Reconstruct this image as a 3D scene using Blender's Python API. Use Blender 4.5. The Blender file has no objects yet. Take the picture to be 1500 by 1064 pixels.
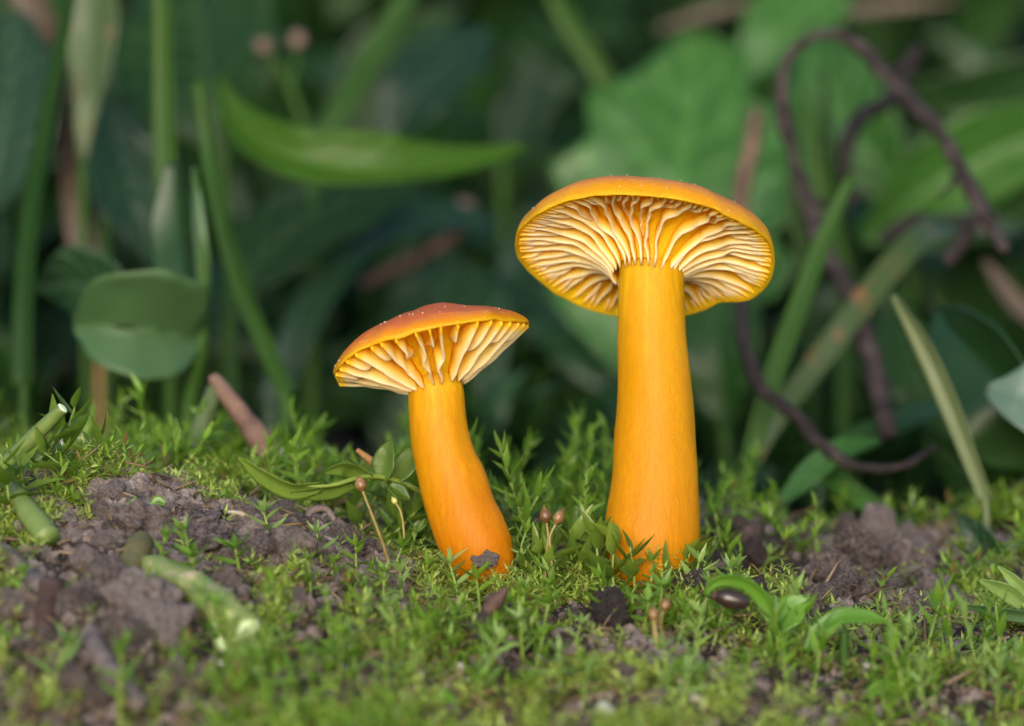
# Two waxy orange mushrooms on a mossy bank, macro view.  1 unit = 1 cm (unit scale 0.01).
import bpy, math, random
import numpy as np
from mathutils import Vector, Matrix, Euler

random.seed(7); rng = np.random.default_rng(7)
SC = bpy.context.scene
C = SC.collection
R = math.radians

# ------------------------------------------------------------------ camera, sky, sun, exposure
SC.unit_settings.scale_length = 0.01
DIST = 37.0                                   # camera to the mushrooms, cm
cam_d = bpy.data.cameras.new('camera'); cam = bpy.data.objects.new('camera', cam_d); C.objects.link(cam)
cam.location = (0, -DIST, 0); cam.rotation_euler = (R(90), 0, 0)
cam_d.sensor_width = 36; cam_d.lens = 36 * DIST / 10.0
cam_d.clip_start = 0.5; cam_d.clip_end = 5000
cam_d.dof.use_dof = True; cam_d.dof.focus_distance = DIST - 0.25
cam_d.dof.aperture_fstop = cam_d.lens * 1e-3 / 0.76      # opening 0.76 cm wide in scene units
SC.camera = cam
w = bpy.data.worlds.new('World'); SC.world = w; w.use_nodes = True
nt = w.node_tree; sky = nt.nodes.new('ShaderNodeTexSky'); sky.sky_type = 'NISHITA'; sky.sun_disc = False
SUN_EL, SUN_AZ = 9, 186                      # azimuth clockwise from +Y
sky.sun_elevation = R(SUN_EL); sky.sun_rotation = R(SUN_AZ); sky.air_density = 1.0; sky.dust_density = 1.5; sky.ozone_density = 2.0
bg = nt.nodes['Background']; bg.inputs['Strength'].default_value = 0.15
nt.links.new(sky.outputs[0], bg.inputs['Color'])
sl = bpy.data.lights.new('sun', 'SUN'); sl.energy = 1.5; sl.angle = R(45); sl.color = (1.0, 0.99, 0.98)
so = bpy.data.objects.new('sun', sl); C.objects.link(so)
sd = Vector((math.sin(R(SUN_AZ)) * math.cos(R(SUN_EL)), math.cos(R(SUN_AZ)) * math.cos(R(SUN_EL)), math.sin(R(SUN_EL))))
so.rotation_euler = sd.to_track_quat('Z', 'Y').to_euler(); so.location = sd * 60
SC.view_settings.view_transform = 'Standard'; SC.view_settings.look = 'None'
SC.view_settings.exposure = 1.45; SC.view_settings.gamma = 1.0
SC.render.engine = 'CYCLES'
SC.cycles.use_denoising = True
SC.cycles.max_bounces = 12; SC.cycles.diffuse_bounces = 8; SC.cycles.glossy_bounces = 3; SC.cycles.transmission_bounces = 4
SC.cycles.caustics_reflective = False; SC.cycles.caustics_refractive = False
SC.cycles.sample_clamp_indirect = 4.0

# ------------------------------------------------------------------ noise
def _hash(ix, iy, iz):
    n = (ix * 374761393 + iy * 668265263 + iz * 2147483647 + 1274126177) & 0xFFFFFFFF
    n = ((n ^ (n >> 13)) * 1274126177) & 0xFFFFFFFF
    n = ((n ^ (n >> 16)) * 2246822519) & 0xFFFFFFFF
    return ((n ^ (n >> 15)) & 0xFFFFFF) / float(0xFFFFFF) * 2 - 1
def vnoise(x, y, z=0.0):
    x, y, z = np.broadcast_arrays(np.asarray(x, float), np.asarray(y, float), np.asarray(z, float))
    ix, iy, iz = [np.floor(a).astype(np.int64) for a in (x, y, z)]
    fx, fy, fz = x - ix, y - iy, z - iz
    fx, fy, fz = [f * f * f * (f * (f * 6 - 15) + 10) for f in (fx, fy, fz)]
    r = 0
    for dx in (0, 1):
        for dy in (0, 1):
            for dz in (0, 1):
                r = r + _hash(ix + dx, iy + dy, iz + dz) * (fx if dx else 1 - fx) * (fy if dy else 1 - fy) * (fz if dz else 1 - fz)
    return r
def fbm(x, y, z=0.0, o=4):
    r, a, f = 0, 1.0, 1.0
    for i in range(o):
        r = r + a * vnoise(np.asarray(x) * f + 17.3 * i, np.asarray(y) * f - 9.1 * i, np.asarray(z) * f + 4.7 * i); a *= .5; f *= 2.03
    return r
def sstep(a, b, x):
    t = np.clip((np.asarray(x, float) - a) / (b - a), 0, 1); return t * t * (3 - 2 * t)

# ------------------------------------------------------------------ places: pixel of the photo + distance -> point
PX = 150.0
def far(y): return y if y < 4 else 4 + (y - 4) * 1.5
def at(px, py, y=0.0):
    y = far(y)
    k = (DIST + y) / DIST / PX
    return Vector(((px - 750) * k, y, (532 - py) * k))
def size_at(p, y): return p / PX * (DIST + far(y)) / DIST
def to_px(x, y, z):
    k = (DIST + y) / DIST / PX
    return 750 + x / k, 532 - z / k

def ground_smooth(x, y):
    x = np.asarray(x, float); y = np.asarray(y, float)
    z0 = np.interp(x, [-9, -6, -5, -3.7, -2.6, -1.9, -1.2, -0.5, 0.5, 1.5, 2.4, 3.2, 4.3, 5.5, 9],
                      [-1.1, -1.15, -1.25, -1.28, -1.50, -1.66, -1.88, -2.08, -2.13, -2.16, -2.24, -2.38, -2.5, -2.5, -2.4])
    sl = np.interp(x, [-6, -3.5, -1.0, 1, 4, 6], [.38, .38, .29, .28, .28, .28])
    front = sl * np.where(y < -8, -8 + (y + 8) * .18, np.minimum(y, 0))
    back = np.interp(x, [-5, -1, 1, 3, 6], [.015, .10, .12, .15, .15]) * np.clip(y, 0, 4.2) - .16 * np.clip(y - 4.6, 0, 4) + .10 * np.clip(y - 9, 0, 5)
    bank = .62 * np.clip(y - 21, 0, 60)
    dip = -.12 * np.exp(-((y - 1.2) / .8) ** 2) * sstep(.2, 1.6, x) - .32 * np.exp(-((y - 1.1) / .65) ** 2 - ((x - 2.35) / .55) ** 2)
    front = np.maximum(front, -4.5)
    return z0 + front + back + bank + dip
def ground_z(x, y):
    x = np.asarray(x, float); y = np.asarray(y, float)
    near = 1 - sstep(7, 14, np.hypot(x, y * .8))
    big = 1 - sstep(60, 120, np.hypot(x, y))
    return (ground_smooth(x, y) + .11 * fbm(x * .9, y * .9, 0, 3) * big + near * (.06 * fbm(x * 3, y * 3, 3, 3) + .030 * np.abs(fbm(x * 9, y * 9, 5, 3)))
            + (1 - near) * big * .5 * fbm(x * .35, y * .35, 8, 4))
def gz(x, y): return float(ground_z(x, y))
def on_ground(px, py, y0=-7.0, y1=14.0):
    ys = np.linspace(y0, y1, 900); k = (DIST + ys) / DIST / PX
    xs = (px - 750) * k; zs = (532 - py) * k
    d = zs - ground_z(xs, ys); hit = np.nonzero(d <= 0)[0]
    i = hit[0] if len(hit) else len(ys) - 1
    return Vector((float(xs[i]), float(ys[i]), gz(xs[i], ys[i])))

# ------------------------------------------------------------------ materials
def new_mat(name):
    m = bpy.data.materials.new(name); m.use_nodes = True
    nt = m.node_tree; nt.nodes.clear()
    out = nt.nodes.new('ShaderNodeOutputMaterial')
    return m, nt, out
def N(nt, t, **kw):
    n = nt.nodes.new(t)
    for k, v in kw.items():
        if k in n.inputs: n.inputs[k].default_value = v
        else: setattr(n, k, v)
    return n
def ramp(nt, fac, stops, interp='LINEAR'):
    n = nt.nodes.new('ShaderNodeValToRGB'); n.color_ramp.interpolation = interp
    e = n.color_ramp.elements
    while len(e) < len(stops): e.new(.5)
    for el, (p, c) in zip(e, stops): el.position = p; el.color = (*c[:3], 1)
    nt.links.new(fac, n.inputs[0]); return n.outputs[0]
def mixc(nt, fac, a, b, mode='MIX'):
    n = nt.nodes.new('ShaderNodeMix'); n.data_type = 'RGBA'; n.blend_type = mode
    for s, v in ((n.inputs[0], fac), (n.inputs[6], a), (n.inputs[7], b)):
        if hasattr(v, 'is_linked'): nt.links.new(v, s)
        else: s.default_value = v if not isinstance(v, tuple) else (*v[:3], 1)
    return n.outputs[2]
def noise(nt, scale, detail=4, rough=.55, vec=None):
    n = N(nt, 'ShaderNodeTexNoise'); n.inputs['Scale'].default_value = scale; n.inputs['Detail'].default_value = detail; n.inputs['Roughness'].default_value = rough
    if vec is not None: nt.links.new(vec, n.inputs['Vector'])
    return n.outputs['Fac']
def obj_coord(nt): return N(nt, 'ShaderNodeTexCoord').outputs['Object']
def bump(nt, h, strength, dist):
    b = N(nt, 'ShaderNodeBump'); b.inputs['Strength'].default_value = strength; b.inputs['Distance'].default_value = dist
    nt.links.new(h, b.inputs['Height']); return b.outputs[0]

def leaf_mat(name, dark, light, rough=.42, transl=.35, tcol=None, vein=False, spec=.5, nscale=1.2, per_island=False, dry=None, dry_amt=0.0):
    m, nt, out = new_mat(name); L = nt.links.new
    co = obj_coord(nt)
    inf = N(nt, 'ShaderNodeObjectInfo').outputs['Random']
    if per_island: inf = N(nt, 'ShaderNodeNewGeometry').outputs['Random Per Island']
    nz = noise(nt, nscale, 5, .6, co)
    a = N(nt, 'ShaderNodeMath', operation='MULTIPLY_ADD'); L(nz, a.inputs[0]); a.inputs[1].default_value = .9; a.inputs[2].default_value = -.25
    b = N(nt, 'ShaderNodeMath', operation='MULTIPLY_ADD'); L(inf, b.inputs[0]); b.inputs[1].default_value = .7; L(a.outputs[0], b.inputs[2])
    col = ramp(nt, b.outputs[0], [(0.0, dark), (1.0, light)])
    if per_island and not dry:
        g1 = N(nt, 'ShaderNodeMath', operation='LESS_THAN'); L(inf, g1.inputs[0]); g1.inputs[1].default_value = .09
        col = mixc(nt, g1.outputs[0], col, (.20, .13, .05))
    if dry:
        n2 = noise(nt, nscale * 2.2, 5, .6, co)
        f = N(nt, 'ShaderNodeMapRange'); L(n2, f.inputs[0]); f.inputs[1].default_value = .62 - dry_amt; f.inputs[2].default_value = .72 - dry_amt
        col = mixc(nt, f.outputs[0], col, dry)
    nrm = None
    if vein:
        at_ = N(nt, 'ShaderNodeAttribute', attribute_name='lv'); sep = N(nt, 'ShaderNodeSeparateXYZ'); L(at_.outputs['Vector'], sep.inputs[0])
        # side veins: slanted stripes from the midrib;  lv = (along, signed across, 0)
        ab = N(nt, 'ShaderNodeMath', operation='ABSOLUTE'); L(sep.outputs[1], ab.inputs[0])
        s1 = N(nt, 'ShaderNodeMath', operation='MULTIPLY_ADD'); L(ab.outputs[0], s1.inputs[0]); s1.inputs[1].default_value = -.22; L(sep.outputs[0], s1.inputs[2])
        s2 = N(nt, 'ShaderNodeMath', operation='MULTIPLY'); L(s1.outputs[0], s2.inputs[0]); s2.inputs[1].default_value = 52
        s3 = N(nt, 'ShaderNodeMath', operation='SINE'); L(s2.outputs[0], s3.inputs[0])
        v1 = N(nt, 'ShaderNodeMapRange'); L(s3.outputs[0], v1.inputs[0]); v1.inputs[1].default_value = .72; v1.inputs[2].default_value = 1.0
        v2 = N(nt, 'ShaderNodeMapRange'); L(ab.outputs[0], v2.inputs[0]); v2.inputs[1].default_value = .07; v2.inputs[2].default_value = .02
        mx = N(nt, 'ShaderNodeMath', operation='MAXIMUM'); L(v1.outputs[0], mx.inputs[0]); L(v2.outputs[0], mx.inputs[1])
        f = N(nt, 'ShaderNodeMath', operation='MULTIPLY'); L(mx.outputs[0], f.inputs[0]); f.inputs[1].default_value = .38
        col = mixc(nt, f.outputs[0], col, tuple(min(1, c * 2.0 + .03) for c in light))
        nrm = bump(nt, mx.outputs[0], .5, .03)
    else:
        nrm = bump(nt, noise(nt, nscale * 9, 3, .6, co), .25, .02)
    p = N(nt, 'ShaderNodeBsdfPrincipled'); L(col, p.inputs['Base Color']); p.inputs['Roughness'].default_value = rough
    p.inputs['Specular IOR Level'].default_value = spec
    L(nrm, p.inputs['Normal'])
    t = N(nt, 'ShaderNodeBsdfTranslucent'); 
    tc = mixc(nt, 1.0, col, tcol or (1.5, 1.6, .5), 'MULTIPLY'); L(tc, t.inputs['Color'])
    mx = N(nt, 'ShaderNodeMixShader'); mx.inputs[0].default_value = transl
    L(p.outputs[0], mx.inputs[1]); L(t.outputs[0], mx.inputs[2]); L(mx.outputs[0], out.inputs[0])
    return m

def rough_mat(name, stops, nscale=2.0, rough=.8, bscale=14, bstr=.7, bdist=.05, spec=.35, stretch=None, per_obj=.25, sss=0.0, far_shade=False):
    m, nt, out = new_mat(name); L = nt.links.new
    co = obj_coord(nt)
    if stretch:
        mp = N(nt, 'ShaderNodeMapping'); mp.inputs['Scale'].default_value = stretch; L(co, mp.inputs[0]); co = mp.outputs[0]
    nz = noise(nt, nscale, 8, .65, co)
    inf = N(nt, 'ShaderNodeObjectInfo').outputs['Random']
    a = N(nt, 'ShaderNodeMath', operation='MULTIPLY_ADD'); L(inf, a.inputs[0]); a.inputs[1].default_value = per_obj; 
    b = N(nt, 'ShaderNodeMath', operation='SUBTRACT'); L(nz, b.inputs[0]); b.inputs[1].default_value = per_obj / 2; L(b.outputs[0], a.inputs[2])
    col = ramp(nt, a.outputs[0], stops)
    p = N(nt, 'ShaderNodeBsdfPrincipled'); L(col, p.inputs['Base Color']); p.inputs['Roughness'].default_value = rough; p.inputs['Specular IOR Level'].default_value = spec
    if sss: p.inputs['Subsurface Weight'].default_value = sss; p.inputs['Subsurface Radius'].default_value = (1, .8, .4); p.inputs['Subsurface Scale'].default_value = .06
    if far_shade:  # far ground coloured near black, putting shade into the gaps between leaves
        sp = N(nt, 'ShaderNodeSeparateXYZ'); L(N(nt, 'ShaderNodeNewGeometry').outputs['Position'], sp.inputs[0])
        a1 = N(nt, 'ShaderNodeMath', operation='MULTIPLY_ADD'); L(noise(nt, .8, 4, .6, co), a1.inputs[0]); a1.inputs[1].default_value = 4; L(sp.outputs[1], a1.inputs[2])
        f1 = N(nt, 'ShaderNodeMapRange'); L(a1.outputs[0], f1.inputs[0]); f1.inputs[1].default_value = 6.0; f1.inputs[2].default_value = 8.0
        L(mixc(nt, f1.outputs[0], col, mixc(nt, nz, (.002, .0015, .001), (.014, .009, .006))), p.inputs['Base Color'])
    L(bump(nt, noise(nt, bscale, 6, .65, co), bstr, bdist), p.inputs['Normal'])
    L(p.outputs[0], out.inputs[0]); return m

M = {}
# soil: greyish, slightly purple brown, crumbly
M['soil'] = rough_mat('soil', [(.30, (.045, .032, .028)), (.45, (.18, .138, .126)), (.57, (.31, .250, .232)), (.72, (.46, .40, .38))], 5.0, .85, 34, 1.0, .07, .3, per_obj=.0, far_shade=True)
M['ground'] = rough_mat('damp_shaded_ground', [(.30, (.012, .008, .006)), (.48, (.045, .032, .026)), (.60, (.085, .064, .055)), (.75, (.18, .15, .135))], 5.0, .8, 34, 1.0, .07, .3, per_obj=.0, far_shade=True)  # damp brown, darkened further to paint shade into moss gaps and pits
M['clod'] = rough_mat('clod', [(.30, (.045, .032, .029)), (.45, (.18, .138, .130)), (.58, (.31, .250, .240)), (.75, (.46, .40, .385))], 5, .8, 34, 1.0, .09, .3, per_obj=.2)
M['dark_clod'] = rough_mat('dark_clod', [(.3, (.022, .015, .014)), (.52, (.085, .060, .058)), (.72, (.26, .205, .20))], 6, .7, 26, 1.0, .07, .35)
M['twig'] = rough_mat('twig_bark', [(.3, (.009, .006, .006)), (.55, (.024, .017, .017)), (.78, (.075, .055, .055))], 4, .6, 22, .8, .04, .22)
M['brown_twig'] = rough_mat('brown_twig', [(.3, (0.036, 0.0176, 0.0128)), (.55, (0.088, 0.0464, 0.0336)), (.75, (0.192, 0.12, 0.088))], 3, .6, 20, .6, .03, .4)
M['grey_twig'] = rough_mat('grey_twig', [(.3, (.07, .052, .050)), (.55, (.19, .148, .14)), (.75, (.40, .34, .32))], 4, .65, 22, .6, .03, .4)
M['straw'] = rough_mat('straw', [(.3, (.20, .10, .035)), (.55, (.36, .20, .075)), (.75, (.52, .34, .16))], 5, .55, 24, .5, .02, .4)
M['root'] = rough_mat('rootlet', [(.3, (.28, .23, .17)), (.7, (.62, .56, .46))], 5, .5, 24, .5, .02, .4, sss=.2)
M['dry_leaf'] = leaf_mat('dry_leaf', (0.0525, 0.0345, 0.024), (0.1275, 0.08625, 0.06), .6, .25, (1.2, .9, .6))
M['dead_strip'] = rough_mat('dead_strip', [(.3, (.10, .055, .04)), (.6, (.21, .125, .09)), (.8, (.34, .23, .17))], 3, .6, 18, .6, .03, .3)
M['pink'] = rough_mat('dry_petal', [(.3, (.10, .058, .046)), (.7, (.19, .125, .10))], 2, .6, 10, .3, .03)
M['moss_fine'] = leaf_mat('fine_moss', (.110, .200, .018), (.54, .64, .16), .28, .42, (1.5, 1.5, .5), nscale=.9, per_island=True)
M['moss_dark'] = leaf_mat('leafy_moss', (.040, .105, .008), (.26, .40, .05), .28, .38, (1.5, 1.6, .4), nscale=.9, per_island=True)
M['shoot_leaf'] = leaf_mat('moss_shoot_leaf', (0.057, 0.1377, 0.0114), (0.209, 0.361, 0.0475), .3, .42, (1.5, 1.5, .45), nscale=3)
M['shoot_leaf_broad'] = leaf_mat('broad_moss_leaf', (.065, .125, .018), (.20, .30, .05), .25, .5, (1.5, 1.5, .4), nscale=3)
M['shoot_leaf_pale'] = leaf_mat('pale_moss_leaf', (.11, .21, .045), (.32, .45, .14), .35, .4, (1.3, 1.4, .6), nscale=3)
M['shoot_stem'] = rough_mat('moss_shoot_stem', [(.3, (.10, .15, .02)), (.7, (.20, .27, .05))], 3, .4, 12, .3, .02, sss=.2)
M['leaf_a'] = leaf_mat('broad_leaf', (0.004731, 0.02268, 0.00501), (0.01538, 0.05166, 0.007539), .40, .32, vein=True, spec=.25)  # blue lifted in this and the next two to imitate sky sheen
M['leaf_b'] = leaf_mat('teal_sheen_leaf', (0.005047, 0.0215, 0.009901), (0.01514, 0.04838, 0.01732), .36, .25, (1.2, 1.6, .6), vein=True, spec=.32)
M['leaf_c'] = leaf_mat('bright_leaf', (0.02314, 0.09009, 0.01391), (0.05162, 0.1566, 0.02341), .42, .42, vein=True)
M['seedling'] = leaf_mat('seedling_leaf', (.085, .215, .018), (.17, .34, .04), .36, .42)
M['curled'] = leaf_mat('curled_leaf', (.022, .080, .003), (.050, .130, .008), .42, .45, vein=True, spec=.3)
M['stub'] = rough_mat('stub', [(.3, (.06, .05, .015)), (.7, (.18, .15, .05))], 3, .6, 16, .6, .03)
M['leaf_plain'] = leaf_mat('smooth_leaf', (0.01009, 0.03898, 0.009226), (0.02523, 0.07392, 0.01597), .42, .36)  # bluish base here too, sky sheen put into the colour
M['leaf_pale'] = leaf_mat('pale_leaf', (0.03974, 0.09758, 0.03251), (0.07948, 0.159, 0.06141), .45, .35, (1.1, 1.4, .7))
M['leaf_grey'] = leaf_mat('grey_green_leaf', (0.0768, 0.1344, 0.096), (0.1152, 0.1824, 0.1344), .45, .25, (1.1, 1.4, .8))
M['grass'] = leaf_mat('grass_blade', (0.02018, 0.07056, 0.007874), (0.05361, 0.1277, 0.01867), .50, .42, spec=.25)
M['grass_dark'] = leaf_mat('dark_grass', (0.0054, 0.027, 0.0027), (0.0162, 0.054, 0.0054), .5, .34, spec=.2)
M['grass_pale'] = leaf_mat('pale_grass', (0.0867, 0.1275, 0.0408), (0.153, 0.1938, 0.0867), .45, .35, (1.2, 1.3, .7))
M['brown_edge'] = leaf_mat('browning_leaf', (0.03375, 0.07312, 0.01688), (0.07312, 0.1181, 0.03375), .4, .4, dry=(.24, .12, .05), dry_amt=.06)
M['stalk'] = leaf_mat('green_stalk', (.09, .15, .025), (.21, .28, .08), .45, .25, nscale=4, dry=(.20, .15, .07), dry_amt=.02)
M['fat_stalk'] = leaf_mat('mottled_stalk', (.16, .22, .045), (.40, .44, .20), .5, .25, nscale=3, dry=(.40, .33, .22), dry_amt=.10)
M['cut_end'] = rough_mat('cut_end', [(.3, (.45, .55, .28)), (.7, (.75, .82, .58))], 5, .6, 20, .4, .02, sss=.3)
M['capsule'] = rough_mat('capsule', [(.3, (.07, .030, .010)), (.6, (.18, .09, .03)), (.8, (.34, .25, .10))], 6, .4, 10, .2, .02, .6, sss=.2)
M['capsule_pale'] = rough_mat('pale_capsule', [(.3, (.28, .28, .06)), (.7, (.48, .45, .14))], 4, .35, 10, .2, .02, .6, sss=.2)
M['seta'] = rough_mat('seta', [(.3, (.13, .09, .02)), (.7, (.24, .19, .05))], 4, .4, 10, .2, .02, .5, sss=.2)
M['seed'] = rough_mat('seed', [(.3, (.010, .006, .006)), (.7, (.045, .025, .022))], 4, .28, 16, .3, .02, .6)
M['pebble'] = rough_mat('pebble', [(.3, (.30, .27, .24)), (.7, (.60, .56, .50))], 4, .55, 16, .4, .03)
M['orange'] = rough_mat('orange_petal', [(.3, (.55, .20, .03)), (.7, (.75, .36, .07))], 2, .5, 10, .3, .03)

def fungus_mat(name, kind):
    m, nt, out = new_mat(name); L = nt.links.new
    co = obj_coord(nt)
    av = N(nt, 'ShaderNodeAttribute', attribute_name='v').outputs['Fac']
    p = N(nt, 'ShaderNodeBsdfPrincipled')
    if kind in ('cap', 'cap_deep'):
        # v: 0 centre of cap, 1 rim, above 1 flesh under the cap
        n1 = noise(nt, 3.0, 6, .6, co); n2 = noise(nt, 26, 4, .6, co)
        a = N(nt, 'ShaderNodeMath', operation='MULTIPLY_ADD'); L(n1, a.inputs[0]); a.inputs[1].default_value = .16; L(av, a.inputs[2])
        b = N(nt, 'ShaderNodeMath', operation='MULTIPLY_ADD'); L(n2, b.inputs[0]); b.inputs[1].default_value = .10; L(a.outputs[0], b.inputs[2])
        c = N(nt, 'ShaderNodeMath', operation='MULTIPLY_ADD'); L(b.outputs[0], c.inputs[0]); c.inputs[1].default_value = .5; c.inputs[2].default_value = -.065
        if kind == 'cap':
            st = [(0, (.66, .180, .001)), (.36, (.71, .235, .001)), (.445, (.77, .31, .001)), (.487, (.74, .33, .003)), (.505, (.80, .43, .006)), (.55, (.92, .56, .012)), (1, (.95, .56, .012))]
        else:
            st = [(0, (.64, .095, .001)), (.30, (.70, .150, .001)), (.42, (.77, .27, .001)), (.475, (.74, .32, .003)), (.505, (.80, .42, .006)), (.55, (.92, .56, .012)), (1, (.95, .56, .012))]
        col = ramp(nt, c.outputs[0], st)
        p.inputs['Roughness'].default_value = .36; p.inputs['Specular IOR Level'].default_value = .28
        h1 = noise(nt, 22, 4, .6, co); h2 = noise(nt, 70, 2, .5, co)
        hm = N(nt, 'ShaderNodeMath', operation='ADD'); L(h1, hm.inputs[0]); L(h2, hm.inputs[1])
        L(bump(nt, hm.outputs[0], .38, .03), p.inputs['Normal'])
        rr = N(nt, 'ShaderNodeMapRange'); L(noise(nt, 30, 3, .6, co), rr.inputs[0]); rr.inputs[3].default_value = .20; rr.inputs[4].default_value = .42; L(rr.outputs[0], p.inputs['Roughness'])
    elif kind == 'gill':
        # v: 0 at the cap flesh, 1 on the free edge
        col = ramp(nt, av, [(0, (.95, .54, .010)), (.25, (.95, .60, .02)), (.50, (.95, .70, .10)), (.78, (.95, .78, .32)), (1, (.95, .86, .66))])
        p.inputs['Roughness'].default_value = .45; p.inputs['Specular IOR Level'].default_value = .4
    else:
        # v: 0 foot of the stem, 1 top
        mp = N(nt, 'ShaderNodeMapping'); mp.inputs['Scale'].default_value = (7, 7, .55); L(co, mp.inputs[0])
        n1 = noise(nt, 2.4, 6, .6, mp.outputs[0])
        n2 = noise(nt, 1.6, 3, .5, co)
        a = N(nt, 'ShaderNodeMath', operation='MULTIPLY_ADD'); L(n1, a.inputs[0]); a.inputs[1].default_value = .62; L(av, a.inputs[2])
        b = N(nt, 'ShaderNodeMath', operation='MULTIPLY_ADD'); L(n2, b.inputs[0]); b.inputs[1].default_value = .30; L(a.outputs[0], b.inputs[2])
        c = N(nt, 'ShaderNodeMath', operation='SUBTRACT'); L(b.outputs[0], c.inputs[0]); c.inputs[1].default_value = .46
        st = [(0, (0.4052, 0.143, 0.0007224)), (.35, (0.4347, 0.1817, 0.0007224)), (.70, (0.4569, 0.2087, 0.0007224)), (.93, (0.4863, 0.2474, 0.001445)), (1, (0.5305, 0.3014, 0.00289))]
        if kind == 'stem_deep': st = [(0, (0.3906, 0.116, 0.0007224)), (.35, (0.42, 0.1508, 0.0007224)), (.70, (0.4495, 0.1932, 0.0007224)), (.93, (0.4863, 0.2396, 0.001445)), (1, (0.5305, 0.2937, 0.00289))]
        col = ramp(nt, c.outputs[0], st)
        fb = N(nt, 'ShaderNodeMapRange'); L(noise(nt, 9, 4, .6, mp.outputs[0]), fb.inputs[0]); fb.inputs[1].default_value = .3; fb.inputs[2].default_value = .7; fb.inputs[3].default_value = .95; fb.inputs[4].default_value = 1.22
        cmb = N(nt, 'ShaderNodeCombineColor')
        for q_ in range(3): L(fb.outputs[0], cmb.inputs[q_])
        col = mixc(nt, 1.0, col, cmb.outputs[0], 'MULTIPLY')
        # tiny pale specks
        vo = N(nt, 'ShaderNodeTexVoronoi'); vo.inputs['Scale'].default_value = 7; L(co, vo.inputs['Vector'])
        f = N(nt, 'ShaderNodeMapRange'); L(vo.outputs['Distance'], f.inputs[0]); f.inputs[1].default_value = .045; f.inputs[2].default_value = .03
        col = mixc(nt, f.outputs[0], col, (.75, .42, .06))
        p.inputs['Roughness'].default_value = .5; p.inputs['Specular IOR Level'].default_value = .16
        h = noise(nt, 8, 5, .6, mp.outputs[0]); g = noise(nt, 40, 3, .6, co)
        hm = N(nt, 'ShaderNodeMath', operation='ADD'); L(h, hm.inputs[0]); L(g, hm.inputs[1])
        L(bump(nt, hm.outputs[0], .22, .02), p.inputs['Normal'])
    L(col, p.inputs['Base Color'])
    p.inputs['Subsurface Weight'].default_value = {'gill': 0, 'cap': .35, 'cap_deep': .35}.get(kind, .6)
    p.inputs['Subsurface Radius'].default_value = (1.0, .60, .15)
    p.inputs['Subsurface Scale'].default_value = {'cap': .40, 'cap_deep': .40}.get(kind, .22)
    if kind != 'stem' and kind != 'stem_deep':            # the flesh lets light through
        t = N(nt, 'ShaderNodeBsdfTranslucent'); L(col, t.inputs['Color']); mx = N(nt, 'ShaderNodeMixShader'); mx.inputs[0].default_value = .4 if kind == 'gill' else .28
        L(p.outputs[0], mx.inputs[1]); L(t.outputs[0], mx.inputs[2]); L(mx.outputs[0], out.inputs[0])
    else: L(p.outputs[0], out.inputs[0])
    return m
for k in ('cap', 'cap_deep', 'gill', 'stem', 'stem_deep'): M['fungus_' + k] = fungus_mat('fungus_' + k, k)

# ------------------------------------------------------------------ mesh helpers
def mesh(name, verts, faces, mat, smooth=True, attrs=None):
    me = bpy.data.meshes.new(name)
    me.from_pydata([tuple(map(float, v)) for v in verts] if not isinstance(verts, np.ndarray) else verts.tolist(), [], faces if isinstance(faces, list) else faces.tolist())
    if attrs:
        for k, a in attrs.items():
            a = np.asarray(a, np.float32)
            if a.ndim == 1:
                t = me.attributes.new(k, 'FLOAT', 'POINT'); t.data.foreach_set('value', a)
            else:
                t = me.attributes.new(k, 'FLOAT_VECTOR', 'POINT'); t.data.foreach_set('vector', a.ravel())
    if smooth: me.polygons.foreach_set('use_smooth', np.ones(len(me.polygons), bool))
    me.materials.append(M[mat] if isinstance(mat, str) else mat); me.update()
    return me
def link(name, me, parent=None, mw=None):
    o = bpy.data.objects.new(name, me); C.objects.link(o)
    if parent is not None: o.parent = parent
    if mw is not None: o.matrix_basis = mw
    return o
def tag(o, label=None, cat=None, group=None, kind=None):
    if label: o['label'] = label
    if cat: o['category'] = cat
    if group: o['group'] = group
    if kind: o['kind'] = kind
    return o
def thing(name, label, cat, loc=(0, 0, 0), group=None):
    o = bpy.data.objects.new(name, None); C.objects.link(o); o.location = loc; o.empty_display_size = .1; o['kind'] = 'thing'
    return tag(o, label, cat, group)
def dup(root, mw, label=None):
    r = root.copy(); C.objects.link(r); r.matrix_basis = mw
    if label: r['label'] = label
    for ch in root.children:
        c = ch.copy(); C.objects.link(c); c.parent = r
        for g in ch.children:
            d = g.copy(); C.objects.link(d); d.parent = c
    return r

def smooth_path(pts, n):
    P = np.array([list(p) for p in pts], float)
    if len(P) == 2: return P[0] + (P[1] - P[0]) * np.linspace(0, 1, n)[:, None]
    d = np.r_[0, np.cumsum(np.linalg.norm(np.diff(P[:, :3], axis=0), axis=1))]; d /= d[-1]
    t = np.linspace(0, 1, n); out = np.zeros((n, P.shape[1]))
    # monotone-ish cubic through the points
    m = np.gradient(P, d, axis=0)
    i = np.clip(np.searchsorted(d, t, 'right') - 1, 0, len(d) - 2)
    h = (d[i + 1] - d[i]); u = ((t - d[i]) / h)[:, None]; h = h[:, None]
    out = (2*u**3 - 3*u**2 + 1) * P[i] + (u**3 - 2*u**2 + u) * h * m[i] + (-2*u**3 + 3*u**2) * P[i+1] + (u**3 - u**2) * h * m[i+1]
    return out
def frames(P):
    T = np.gradient(P, axis=0); T /= np.linalg.norm(T, axis=1)[:, None] + 1e-9
    a = np.array([0, 1, 0.0]); 
    S = np.cross(T, a); bad = np.linalg.norm(S, axis=1) < .15
    S[bad] = np.cross(T[bad], np.array([1, 0, 0.0]))
    S /= np.linalg.norm(S, axis=1)[:, None]
    return T, S, np.cross(S, T)

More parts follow.
